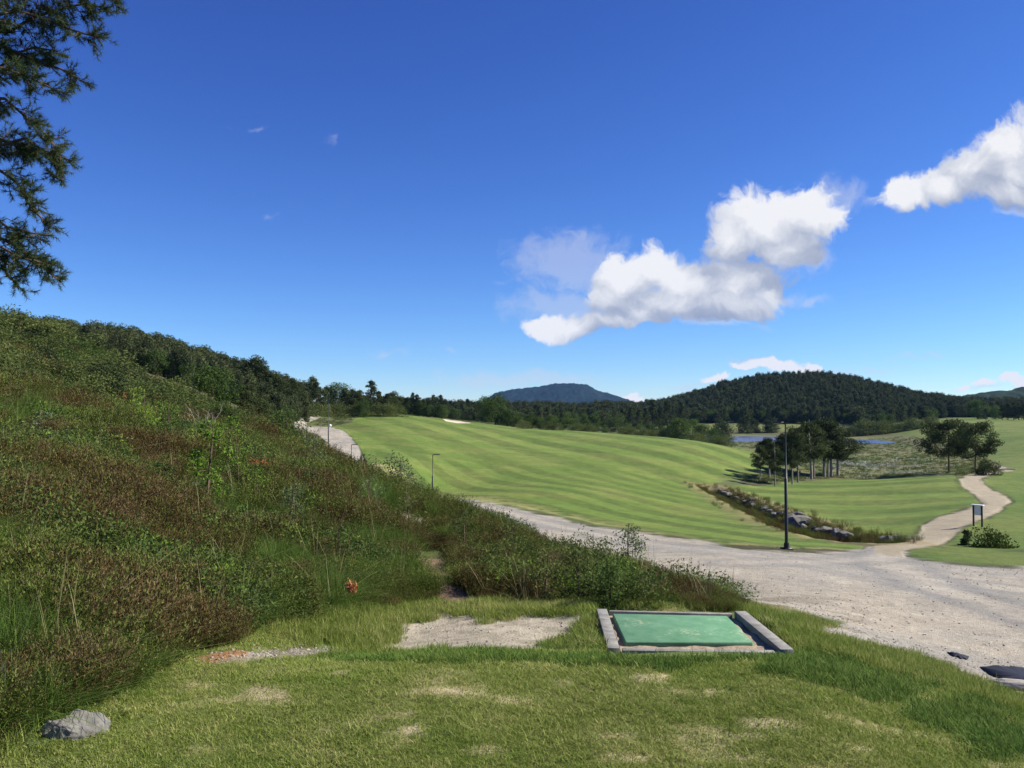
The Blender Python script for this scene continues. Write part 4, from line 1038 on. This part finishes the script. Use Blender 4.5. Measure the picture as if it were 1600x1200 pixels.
def bed(s_):
    i = [FL + eF * .12 + eL * .07, FR - eF * .13 + eL * .07, BR - eF * .13 - eL * .045, BL + eF * .12 - eL * .045]
    n_ = 30; V = []; F = []
    for j in range(n_):
        for k in range(n_):
            u, v = k / (n_ - 1), j / (n_ - 1)
            p = (i[0] * (1 - u) + i[1] * u) * (1 - v) + (i[3] * (1 - u) + i[2] * u) * v - org
            V.append(p + np.array([0, 0, -.062 + .03 * vnoise(np.array([u * 14.0]), np.array([v * 14.0]), 4)[0]]))
    for j in range(n_ - 1):
        for k in range(n_ - 1): F.append([j * n_ + k, j * n_ + k + 1, (j + 1) * n_ + k + 1, (j + 1) * n_ + k])
    s_.add(V, F)
part('sand_bed', bed, M_SANDBED, fr, True)
MZ = ZT - .008
mq = [onz(977, 1003, MZ), onz(1177, 1003, MZ), onz(1136, 962, MZ), onz(957, 958.5, MZ)]
mc = sum(mq) / 4
def matb(s_):
    V = [q - mc for q in mq] + [q - mc - np.array([0, 0, .05]) for q in mq]
    s_.add(V, [[0, 1, 2, 3], [7, 6, 5, 4], [0, 4, 5, 1], [1, 5, 6, 2], [2, 6, 7, 3], [3, 7, 4, 0]])
def worn_mat():
    nt = M_MAT.node_tree; n = N(nt); bs = next(q for q in nt.nodes if q.type == 'BSDF_PRINCIPLED'); src = bs.inputs['Base Color'].links[0].from_socket
    tc = n('ShaderNodeTexCoord').outputs['Object']
    w1 = n('ShaderNodeTexNoise', {'Vector': tc, 'Scale': 26.0, 'Detail': 3.0, 'Roughness': .7}).outputs[0]
    w2 = n('ShaderNodeTexNoise', {'Vector': tc, 'Scale': 2.4, 'Detail': 2.0}).outputs[0]
    sm = n('ShaderNodeMath', {0: w1, 1: w2}, operation='ADD').outputs[0]
    f = n('ShaderNodeMapRange', {0: sm, 1: 1.14, 2: 1.26, 3: 0, 4: .75}).outputs[0]
    mx = n('ShaderNodeMix', {0: f, 6: src, 7: (.34, .36, .22, 1)}, data_type='RGBA').outputs[2]
    nt.links.new(mx, bs.inputs['Base Color'])
worn_mat()
mo = part('tee_mat', matb, M_MAT, None, bevel=.012); mo.location = mc; tag(mo, 'green artificial turf tee mat lying in the grey plank frame', 'mat')

# lamp posts
M_LAMP = plain_mat('lamp_glass', (.5, .5, .48), .3, .5)
def lamp(px, base, H, arm, label, k=1.0):
    p = base; o = root('lamp_post', p, label, 'lamp post', 'black lamp posts along the gravel road')
    def pole(s_): s_.add(*tube([[0, 0, -.3], [0, 0, H * .56], [0, 0, H * .565], [0, 0, H]], [.058 * k, .058 * k, .027 * k, .024 * k], 12))
    part('pole', pole, M_BLACK, o, True)
    part('base_plate', lambda s_: (box(s_, (0, 0, .03), (.34, .34, .06)), s_.add(*tube([[0, 0, 0], [0, 0, .22]], [.10, .09], 12))), M_BLACK, o)
    ax, ay = math.cos(arm), math.sin(arm)
    h = part('lamp_head', lambda s_: (s_.add(*tube([[0, 0, H - .02], [ax * .15, ay * .15, H + .02]], [.028 * k, .024 * k], 8)), box(s_, (ax * .30, ay * .30, H + .03), (.36, .15, .05), arm)), M_BLACK, o, bevel=.012)
    part('lamp_glass', lambda s_: box(s_, (ax * .33, ay * .33, H - .002), (.24, .10, .012), arm), M_LAMP, h)
lb = spot(1229, 30.0); _, q = proj(lb.x, lb.y, lb.z); print('lamp base', q)
lamp(1229, lb, (float(q) - 663) / FPX * 30, math.pi * .68, 'tall black lamp post standing at the near edge of the gravel lot')
def lamp_by_top(px, top, Y, arm, label, k=1.0):
    b = spot(px, Y); _, q = proj(b.x, b.y, b.z); print('lamp', px, q, (float(q) - top) / FPX * Y)
    lamp(px, b, (float(q) - top) / FPX * Y, arm, label, k)
lamp_by_top(676, 711, 58, .25, 'black lamp post whose foot is hidden behind the brown heath')
lamp_by_top(549, 695, 68, .3, 'small looking black lamp post in front of the far stretch of road')
lamp_by_top(513, 624, 86, math.pi * .55, 'slender dark lamp post on the sandy bank left of the far road')

# notice board by the path
M_POST = plain_mat('dark_stained_wood', (.05, .035, .025), .7, .3, c2=(.03, .02, .016), scale=9)
M_WHITE = plain_mat('white_board', (.78, .78, .76), .5, .4, c2=(.72, .72, .71))
nb_ = hit(1528, 823, 35, 70); H = 35 / FPX * nb_.y; print('sign', nb_, H)
o = root('notice_board', nb_, 'small notice board on two dark posts with a white roof beside the path', 'sign', rz=R(-52))
for sx in (-1, 1): part('post', lambda s_: box(s_, (sx * .21, 0, H * .46 - .15), (.075, .075, H * .94 + .3)), M_POST, o, bevel=.006)
part('panel', lambda s_: box(s_, (0, 0, H * .72), (.335, .03, H * .42)), M_WHITE, o, bevel=.004)
part('roof', lambda s_: box(s_, (0, 0, H * .96), (.60, .22, .045)), M_WHITE, o, bevel=.006)

# course markers
def ball(s_, r, z=0.0, n_=12):
    P_ = [[0, 0, z - r * math.cos(t)] for t in np.linspace(0.05, math.pi - .05, n_)]
    s_.add(*tube(P_, [r * math.sin(t) for t in np.linspace(0.05, math.pi - .05, n_)], 16))
p = hit(516, 669, 90, 180); o = root('course_marker', p, 'round white marker ball beside the far stretch of road', 'marker')
part('stake', lambda s_: s_.add(*tube([[0, 0, -.2], [0, 0, .25]], [.04, .04], 8)), M_WHITE, o, True); part('ball', lambda s_: ball(s_, .21, .42), M_WHITE, o, True)
p = spot(570, 73); _, q = proj(p.x, p.y, p.z); hh = max(.5, (float(q) - 719) / FPX * 73)
o = root('bollard', p, 'short dark bollard where the far road drops out of sight', 'bollard')
part('post', lambda s_: s_.add(*tube([[0, 0, -.3], [0, 0, hh * .85], [0, 0, hh * .85 + .001], [0, 0, hh]], [.13, .13, .16, .14], 12)), M_BLACK, o, True)
part('cap', lambda s_: ball(s_, .13, hh), M_BLACK, o, True)
p = hit(935, 660, 225, 420)
o = root('golf_flag', p, 'tiny white flag on a pin far beyond the fairway crest', 'flag')
part('pin', lambda s_: s_.add(*tube([[0, 0, -.2], [0, 0, 2.2]], [.03, .02], 6)), M_WHITE, o, True)
part('flag_cloth', lambda s_: box(s_, (.3, 0, 1.95), (.56, .03, .42)), M_WHITE, o)

# rocks
def rock(name, p, dims, seed, label, group=None, mat=None, rz=None, sharp=.35, sub=3, cat='rock'):
    rgx = np.random.default_rng(seed); bm = bmesh.new(); bmesh.ops.create_icosphere(bm, subdivisions=sub, radius=1.0)
    V = np.array([v.co[:] for v in bm.verts])
    for _ in range(9):      # broken faces
        nrm = rgx.normal(size=3); nrm /= np.linalg.norm(nrm); dcut = rgx.uniform(.55, .85)
        k = V @ nrm - dcut; V -= np.where(k > 0, k * .85, 0)[:, None] * nrm
    V += (fbm(V[:, 0] * 6 + seed, V[:, 1] * 6 + V[:, 2] * 5, 3, seed + 3)[:, None] - .5) * V * .12
    V += (fbm(V[:, 0] * 2.2 + seed, V[:, 1] * 2.2 + V[:, 2] * 1.7, 4, seed)[:, None] - .5) * V * sharp
    V *= np.array(dims) / 2
    for v, c in zip(bm.verts, V): v.co = c
    me = bpy.data.meshes.new(name); bm.to_mesh(me); bm.free(); me.materials.append(mat or M_ROCK)
    o = add(name, me); o.location = p; o.rotation_euler = (rgx.normal(0, .1), rgx.normal(0, .1), rgx.uniform(0, 6.28) if rz is None else rz)
    return tag(o, label, cat, group)
p = hit(118, 1150, 3.2, 8); rock('boulder', p + Vector((0, .05, -.05)), (.36, .22, .30), 14, 'grey boulder with a pale edge half buried at the bottom left', rz=.5, sharp=.7, sub=5)
p = hit(310, 775, 5, 20); rock('rock', p + Vector((0, 0, .08)), (.42, .3, .3), 4, 'small grey rock under the bright leafy sapling')
p = hit(275, 835, 5, 20); rock('rock', p + Vector((0, 0, .05)), (.34, .24, .2), 8, 'pale stone showing through the heather below the sapling')
cr_px = [(1122, 768), (1132, 772), (1141, 775), (1150, 781), (1158, 784), (1166, 786), (1172, 789), (1180, 792), (1188, 795), (1196, 799), (1205, 803), (1212, 808), (1219, 806), (1240, 812), (1246, 817), (1252, 820), (1247, 809), (1258, 822), (1240, 822), (1262, 828), (1272, 830), (1284, 832), (1294, 833), (1301, 836), (1312, 838), (1325, 842), (1335, 843), (1392, 848), (1400, 846), (1382, 846), (1230, 818), (1200, 796), (1176, 783)]
rr2 = random.Random(8)
for i, (px, py) in enumerate(cr_px):
    p = hit(px, py, 30, 95); big = {15: 2.2, 16: 1.9, 22: 1.6, 4: 1.3, 11: 1.4}.get(i, 1.0)
    sz = rr2.uniform(.42, .85) * big
    lab = {15: 'largest grey boulder in the stream bed right of the lamp post', 16: 'big blocky grey boulder at the far side of the stream, above the largest one', 22: 'flat grey slab at the near bank of the stream'}.get(i, 'grey rock lining the stream bed')
    rock('boulder', p + Vector((rr2.uniform(-.2, .2), rr2.uniform(-.4, .4), .12)), (sz * 1.3, sz, sz * .65), 40 + i, lab, 'rocks along the stream', sub=2, sharp=.8)
for px, py, w_, lab in ((1560, 729, 3.0, 'pale slab beside the right pine of the pair, the left of two slabs'), (1574, 734, 2.2, 'pale slab by the path end, lower right of the other slab')):
    p = hit(px, py, 90, 190); rock('rock', p, (w_, 1.2, .35), px, lab, mat=M_ROCK, rz=-.5)
p = hit(1548, 1074, 7, 16); M_PALESTONE = plain_mat('pale_stone', (.46, .42, .34), .9, .15, c2=(.34, .31, .25), scale=6, bump=.5)
rock('stone_slab', p + Vector((.25, 0, .02)), (1.15, .24, .14), 21, 'long pale stone slab at the edge of the gravel, bottom right', mat=M_PALESTONE, rz=-.62, sharp=.2)

# flat dark navy patches laid just above the gravel
M_DARKPATCH = plain_mat('dark_navy', (.010, .012, .022), .8, .2, c2=(.016, .018, .03), scale=3)
_rj = random.Random(4)
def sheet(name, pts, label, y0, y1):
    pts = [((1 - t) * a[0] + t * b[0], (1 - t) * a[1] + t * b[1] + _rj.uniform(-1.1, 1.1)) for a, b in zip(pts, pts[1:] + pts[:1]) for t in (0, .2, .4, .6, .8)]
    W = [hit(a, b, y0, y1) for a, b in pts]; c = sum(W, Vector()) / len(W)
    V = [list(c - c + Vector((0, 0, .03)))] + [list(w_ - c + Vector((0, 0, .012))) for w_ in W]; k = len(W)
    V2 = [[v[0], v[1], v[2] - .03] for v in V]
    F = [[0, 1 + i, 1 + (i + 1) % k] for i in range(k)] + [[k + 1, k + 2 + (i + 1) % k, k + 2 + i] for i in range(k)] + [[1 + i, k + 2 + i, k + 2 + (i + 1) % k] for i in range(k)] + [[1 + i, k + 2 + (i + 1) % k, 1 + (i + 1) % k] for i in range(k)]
    o = add(name, mesh_from(name, V + V2, F, M_DARKPATCH)); o.location = c; return tag(o, label, 'sheet', 'dark patches on the gravel')
sheet('dark_patch', [(1531, 1044), (1560, 1041), (1590, 1043), (1640, 1052), (1700, 1075), (1660, 1092), (1600, 1074), (1565, 1062), (1545, 1054)], 'large flat dark navy patch on the gravel at the right edge', 7, 16)
sheet('dark_patch', [(1480, 1020), (1495, 1021), (1514, 1027), (1512, 1031), (1498, 1029), (1484, 1024)], 'narrow flat dark sliver on the gravel, left of the large patch', 7, 16)

# ------------------------------------------------------------------ shrubs and other single plants of the heath
def shrub(name, px, py, hp, wp, label, mat, n_=900, leaf=.045, y0=4, y1=24, base=.02, prof='bush', limbs=16, bark=None, flat=1.0, group=None, aspect=None, sig=.24):
    p = hit(px, py, y0, y1); h = (hp + (34 if y1 == 24 else 0)) / FPX * p.y; R_ = wp / 2 / FPX * p.y
    o = make_tree(name, label, 'shrub', group, (bark or M_BARK, mat), seed=int(px * 7 + py), h=h, R_=R_, base=base, prof=prof, limbs=limbs, puffs=3, nleaf=n_, size=leaf, flat=flat, sig=sig, trunk_r=.012 + h * .008, lean=.05)
    o.location = p; return o
shrub('willow_bush', 983, 900, 52, 60, 'upright leafy bush on the heath crest against the gravel road', M_WILLOW, 1500, .045, limbs=30)
shrub('willow_bush', 925, 884, 20, 66, 'low sparse bush on the heath crest left of the upright bush', M_WILLOW, 700, .04)
shrub('willow_bush', 628, 772, 36, 70, 'grey green bush on the heath crest below the fairway', M_WILLOW, 1600, .05, limbs=30)
shrub('willow_bush', 590, 766, 24, 50, 'small grey green bush left of the grey green crest bush', M_WILLOW, 500, .055)
shrub('leafy_bush', 850, 940, 52, 62, 'light green leafy bush above the gravel patch, leftmost of the low trio', M_BUSH, 1300, .035, y0=6)
shrub('leafy_bush', 903, 944, 70, 74, 'tallest light green bush of the low trio above the gravel patch', M_BUSH, 1900, .035, y0=6)
shrub('leafy_bush', 955, 947, 50, 64, 'yellow green leafy bush nearest the corner of the plank frame', M_BROAD, 1500, .035, y0=6)
shrub('sapling', 322, 800, 130, 62, 'bright green sapling rising from the heather left of centre', M_BRIGHT, 1100, .06, base=.12, prof='round', sig=.26)
shrub('sapling', 372, 775, 60, 70, 'yellow green bushy sprout right of the bright sapling', M_BRIGHT, 800, .05)
shrub('sapling', 355, 700, 52, 40, 'bright leafy sapling top against the dark trees', M_BRIGHT, 600, .07, y1=34)
shrub('leafy_bush', 455, 828, 48, 46, 'small pale leaved bush in the middle of the heath', M_WILLOW, 700, .04)
shrub('leafy_bush', 375, 965, 42, 66, 'small bush with bright yellow green tips at the foot of the heath', M_BRIGHT, 420, .03)
shrub('fern_bush', 225, 690, 50, 66, 'bright yellow green fern clump by the dead branches', M_BRIGHT, 1300, .05, flat=.8)
shrub('fern_bush', 530, 895, 46, 66, 'green fern clump above the tussock of long grass', M_BROAD, 380, .045, flat=.7)
shrub('leafy_bush', 560, 730, 20, 24, 'dark young pine sprout on the crest below the small lamp post', M_PINE2, 500, .05)
shrub('leafy_bush', 450, 700, 62, 60, 'leafy birch bush on the crest left of the far road', M_BROAD, 1500, .07, y1=34)
shrub('juniper_bush', 1511, 852, 26, 22, 'small round dark bush in front of the notice board', M_PINE, 900, .09, y0=28, y1=60)
shrub('leafy_bush', 1548, 855, 22, 62, 'wide brown green bush right of the small round one', M_HEATHG, 1800, .10, y0=28, y1=60)
shrub('leafy_bush', 1545, 742, 20, 36, 'very dark bush at the foot of the right pine by the path', M_PINE, 1500, .22, y0=90, y1=150)
_r = random.Random(21)
for i, (px, py, hp, wp, nm_, mt, nl, lf_, lab) in enumerate([
 (60, 700, 30, 60, 'leafy bush', M_WILLOW, 500, .045, 'pale green bush high on the left of the heath'), (20, 640, 36, 70, 'fern clump', M_BROAD, 600, .05, 'mid green fern clump at the left edge below the scrub'),
 (128, 672, 26, 60, 'fern clump', M_BRIGHT, 400, .045, 'faded yellow green ferns between the brown heather, upper left'), (265, 700, 40, 60, 'fern clump', M_BROAD, 700, .05, 'soft green clump right under the yellow fern clump'),
 (300, 730, 36, 50, 'leafy bush', M_BRIGHT, 500, .045, 'small lime green bush left of the tall sapling'), (400, 800, 30, 54, 'fern clump', M_BRIGHT, 420, .04, 'low yellow green ferns below the bushy sprout'),
 (498, 790, 34, 60, 'leafy bush', M_BUSH, 700, .045, 'olive bush halfway up the right part of the heath'), (575, 800, 26, 50, 'leafy bush', M_WILLOW, 420, .04, 'grey leaved dwarf bush above the bare earth patch'),
 (640, 830, 30, 56, 'leafy bush', M_BUSH, 600, .04, 'olive green bush above the bare earth patch, right of the grey one'), (725, 860, 34, 60, 'leafy bush', M_BUSH, 700, .04, 'rounded green bush right of the bare earth patch'),
 (800, 868, 26, 60, 'leafy bush', M_BROAD, 600, .035, 'fresh green low bush in the middle of the lower heath'), (1060, 925, 14, 60, 'leafy bush', M_BUSH, 500, .035, 'small green bush near the lower end of the heath'),
 (10, 745, 40, 40, 'fern clump', M_BRIGHT, 300, .04, 'yellow flecked plant cut by the left edge'), (150, 860, 24, 60, 'leafy bush', M_BROAD, 400, .03, 'small green plant in the brown heather left of the pale stone'),
 (430, 690, 50, 40, 'leafy bush', M_BROAD, 700, .06, 'slim leafy shrub against the tree trunks by the far road'), (495, 742, 36, 50, 'leafy bush', M_WILLOW, 600, .05, 'grey green crest bush below the sandy bank')]):
    shrub(nm_.replace(' ', '_'), px, py, hp, wp, lab, mt, nl, lf_, flat=.8, y1=24 if py > 690 else 30)
# bare dead branches
def dead(px, py, hp, wp, label, seed, y0=6, y1=40):
    rgx = np.random.default_rng(seed); p = hit(px, py, y0, y1); h = hp / FPX * p.y; w_ = wp / 2 / FPX * p.y; s_ = Soup()
    for i in range(11):
        az = rgx.uniform(0, 6.28); e = np.array([math.cos(az) * w_ * rgx.uniform(.4, 1), math.sin(az) * w_ * .6, h * rgx.uniform(.7, 1)])
        m1 = e * .5 + rgx.normal(0, .06 * h, 3); s_.add(*tube([[0, 0, -.05], m1, e], [.011, .008, .003], 5))
        for k in range(3):
            q0 = m1 + (e - m1) * rgx.uniform(0, .8); s_.add(*tube([q0, q0 + np.array([rgx.normal(0, .12), rgx.normal(0, .12), rgx.uniform(.1, .3)]) * h], [.005, .002], 4))
    o = add('dead_bush', s_.mesh('dead_bush', M_PALEBARK, True)); o.location = p; tag(o, label, 'shrub')
dead(312, 692, 56, 80, 'bare pale branches of a dead bush below the wooded slope', 1)
dead(480, 690, 50, 60, 'thin bare branches of a dead bush near the far road', 2)
dead(180, 600, 40, 50, 'bare dead stem sticking out of the scrub on the left hillside', 3)
def dead_clump(px, py, hp, wp, label, y0=4, y1=40):
    p = hit(px, py + 8, y0, y1); hp *= 1.35; rgx = np.random.default_rng(px); s_ = Soup(); sc = p.y / FPX; n_ = 260
    C = rgx.normal(0, 1, (n_, 3)) * np.array([wp * .3, wp * .22, hp * .3]) * sc + np.array([0, 0, hp * .5 * sc + .24])
    s_.add(*leaves(C, .035 + .001 * p.y, rgx, .35, up=np.array([0, 0, .8])))
    o = add('dead_heather', s_.mesh('dead_heather', M_ORANGE)); o.location = p; tag(o, label, 'shrub', 'withered orange heather clumps')
for a in ((195, 640, 16, 40, 'orange withered clump left of the other one under the dark scrub'), (248, 648, 18, 52, 'widest orange withered clump, next to the dead branches'), (292, 668, 8, 16, 'small orange clump at the root of the dead branches'),
          (404, 745, 10, 26, 'orange clump in the heath below the far road'), (266, 825, 14, 14, 'lone orange clump in the heather near the pale stone'), (548, 955, 10, 12, 'tiny orange clump at the foot of the heath')):
    dead_clump(*a)

# ------------------------------------------------------------------ the big pine whose boughs hang into the picture from the left
def overhang():
    rgx = np.random.default_rng(99); Y0 = 9.0
    bx = -8.6; base = np.array([bx, Y0, gz(bx, Y0)])
    o = root('pine_tree', base, 'big near pine hanging its needled boughs in from the left edge', 'tree')
    tr, br, cr = Soup(), Soup(), Soup()
    tt = np.linspace(0, 1, 9); Ht = 10.5
    tr.add(*tube(np.stack([.25 * np.sin(tt * 3), .2 * tt, -.3 + Ht * tt], 1), .21 * (1.12 - tt) ** .8, 10))
    add('trunk', tr.mesh('trunk', M_BARK, True), o)
    L = [  # boughs: points in the picture's columns and rows with their distance
     [(-300,-40,9),(-120,-30,9),(0,-5,9),(80,-20,9),(150,-25,9.1),(182,6,9.1)],
     [(-300,40,9),(-100,20,9),(0,25,8.9),(70,30,9),(130,45,9),(152,58,9)],
     [(-300,60,9.2),(-80,40,9.2),(10,50,9.3),(80,10,9.4),(140,0,9.5),(168,14,9.5)],
     [(-300,90,9),(-100,60,9),(0,70,9),(60,95,9.1),(105,105,9.1),(122,122,9.1)],
     [(-300,90,8.6),(-100,90,8.6),(0,110,8.6),(50,120,8.7),(85,140,8.7)],
     [(-300,200,9),(-120,140,9),(0,150,9),(40,185,9),(75,215,9),(92,238,9)],
     [(-300,260,9.1),(-100,235,9),(0,230,9),(35,214,9),(70,240,9),(108,250,9)],
     [(-300,260,9.3),(-100,220,9.3),(0,210,9.3),(50,235,9.2),(85,258,9.2),(98,285,9.2)],
     [(-300,250,8.9),(-100,250,8.9),(0,268,8.9),(30,290,8.9),(50,318,8.9),(72,350,8.9)],
     [(-300,340,9.1),(-100,320,9.1),(0,330,9.1),(20,345,9.1),(45,360,9.1),(80,368,9.1)],
     [(-300,380,9),(-100,350,9),(0,352,9),(12,380,9),(38,398,9),(60,415,9),(92,438,9)],
     [(-300,380,8.8),(-100,370,8.8),(0,385,8.8),(30,400,8.8),(72,412,8.8)],
     [(-100,370,9.2),(0,395,9.2),(12,420,9.2),(28,450,9.2)],
     [(-300,150,9.4),(-100,130,9.4),(0,100,9.4),(40,75,9.5),(90,80,9.5)],
     [(-300,-90,9.2),(-100,-110,9.2),(0,-70,9.2),(100,-70,9.2),(170,-35,9.3)],
    ]
    tips = []
    for li, pl in enumerate(L):
        P_ = np.array([unproj(a, b, c) for a, b, c in pl]) - base
        if pl[0][0] < -200: P_ = np.vstack([[0, 0, P_[0][2] + .1], P_])
        seg = np.linalg.norm(np.diff(P_, axis=0), axis=1); cum = np.concatenate([[0], np.cumsum(seg)]); tot = cum[-1]
        ts = np.linspace(0, tot, 16); Q = np.stack([np.interp(ts, cum, P_[:, k]) for k in range(3)], 1); Q[1:-1] += rgx.normal(0, .03, (14, 3))
        br.add(*tube(Q, .035 * (1.1 - ts / tot) ** .9 + .004, 6))
        start = max(0, tot - 1.75)
        for t in np.arange(start, tot, .04):
            q = np.array([np.interp(t, ts, Q[:, k]) for k in range(3)]); rest = (tot - t) / (tot - start)
            ln = rgx.uniform(.12, .34) * (.45 + .75 * rest)
            d = rgx.normal(0, 1, 3) * np.array([.75, 1.0, .55]) + np.array([.55, 0, -.32]); d /= np.linalg.norm(d)
            e = q + d * ln + np.array([0, 0, -.18 * ln]); mm = (q + e) / 2 + rgx.normal(0, .02, 3)
            br.add(*tube([q, mm, e], [.006, .0045, .003], 4)); tips.append((e, d))
            for k in range(rgx.integers(3, 7)):
                f = rgx.uniform(.25, 1.0); q2 = q + (e - q) * f; d2 = d + rgx.normal(0, .75, 3); d2 /= np.linalg.norm(d2); e2 = q2 + d2 * rgx.uniform(.05, .13)
                br.add(*tube([q2, e2], [.003, .002], 3)); tips.append((e2, d2))
        tips.append((Q[-1], Q[-1] - Q[-2]))
    add('bough', br.mesh('bough', M_BARK, True), o)
    k = 34; n_ = len(tips); C = np.array([t[0] for t in tips]); D = np.array([t[1] / (np.linalg.norm(t[1]) + 1e-9) for t in tips])
    along = rgx.uniform(-.06, .02, (n_, k, 1)); C2 = C[:, None] + D[:, None] * along
    N_ = D[:, None] * .75 + rgx.normal(0, .62, (n_, k, 3)); N_ /= np.linalg.norm(N_, axis=2)[..., None]
    ln = rgx.uniform(.045, .08, (n_, k, 1)); sd = np.cross(N_, rgx.normal(size=(n_, k, 3))); sd /= np.linalg.norm(sd, axis=2)[..., None]; sd *= .0026
    V = np.stack([C2 - sd, C2 + sd, C2 + N_ * ln], 2).reshape(-1, 3); F = np.arange(len(V)).reshape(-1, 3)
    cr.add(V, F, np.repeat(rgx.uniform(0, 1, n_), k * 3)); print('needle tips', n_)
    add('needles', cr.mesh('needles', M_PINE2), o)
overhang()

# ------------------------------------------------------------------ loose stones on the gravel
def stone(seed, mat, name):
    rgx = np.random.default_rng(seed); bm = bmesh.new(); bmesh.ops.create_icosphere(bm, subdivisions=1, radius=1.0)
    for v in bm.verts: v.co = Vector((v.co.x * rgx.uniform(.8, 1.3), v.co.y * rgx.uniform(.6, 1.0), v.co.z * rgx.uniform(.4, .7)))
    me = bpy.data.meshes.new(name); bm.to_mesh(me); bm.free(); me.materials.append(mat); return me
M_PEB = plain_mat('pebble', (.36, .32, .25), .9, .2, c2=(.19, .165, .13), scale=2)
x, y, z, r = sector(60000, -.5, .62, 5, 34, rg, .6)
px, py = proj(x, y, z)
lotd = insd('lot', x, y, z); pd = np.maximum(insd('patch', x, y, z), insd('patch2', x, y, z))
pd = np.where(insd('patch', x, y, z) > -99, np.where(insd('patch2', x, y, z) > -10, pd, np.where(rg.uniform(0, 1, len(x)) < .25, pd, -99)), pd)
edge = np.exp(-np.maximum(lotd, 0) / 26.0) * (lotd > -6) * sstep(900, 990, py + .12 * (px - 1100))
m_ = (rg.uniform(0, 1, len(x)) < edge * .6 + .015 * (lotd > 0)) | ((pd > -10) & (rg.uniform(0, 1, len(x)) < .6))
emit('gravel_stones', 'loose stones and grit strewn over the gravel lot and patches', 'gravel', m_, [stone(i, M_PEB, 'gravel_stones') for i in range(4)], .011, rg, .5, .03, var=(.35, 1.9))
print('stones', m_.sum())

# ------------------------------------------------------------------ air
def haze():
    x0, x1, y0, y1, z0, z1 = -3200, 3200, -950, 5400, LAKE_Z - 30, 330
    V = [[a, b, c] for c in (z0, z1) for b in (y0, y1) for a in (x0, x1)]
    m, nt, out = new_mat('haze'); n = N(nt)
    v = n('ShaderNodeVolumePrincipled', {'Color': (.26, .52, 1.0, 1), 'Density': HAZE})
    nt.links.new(v.outputs[0], out.inputs['Volume'])
    tag(add('haze', mesh_from('haze', V, [[0, 2, 3, 1], [4, 5, 7, 6], [0, 1, 5, 4], [2, 6, 7, 3], [0, 4, 6, 2], [1, 3, 7, 5]], m)), 'faint blue haze over the far hills', 'haze', kind='stuff')
HAZE = 3.8e-5
haze()
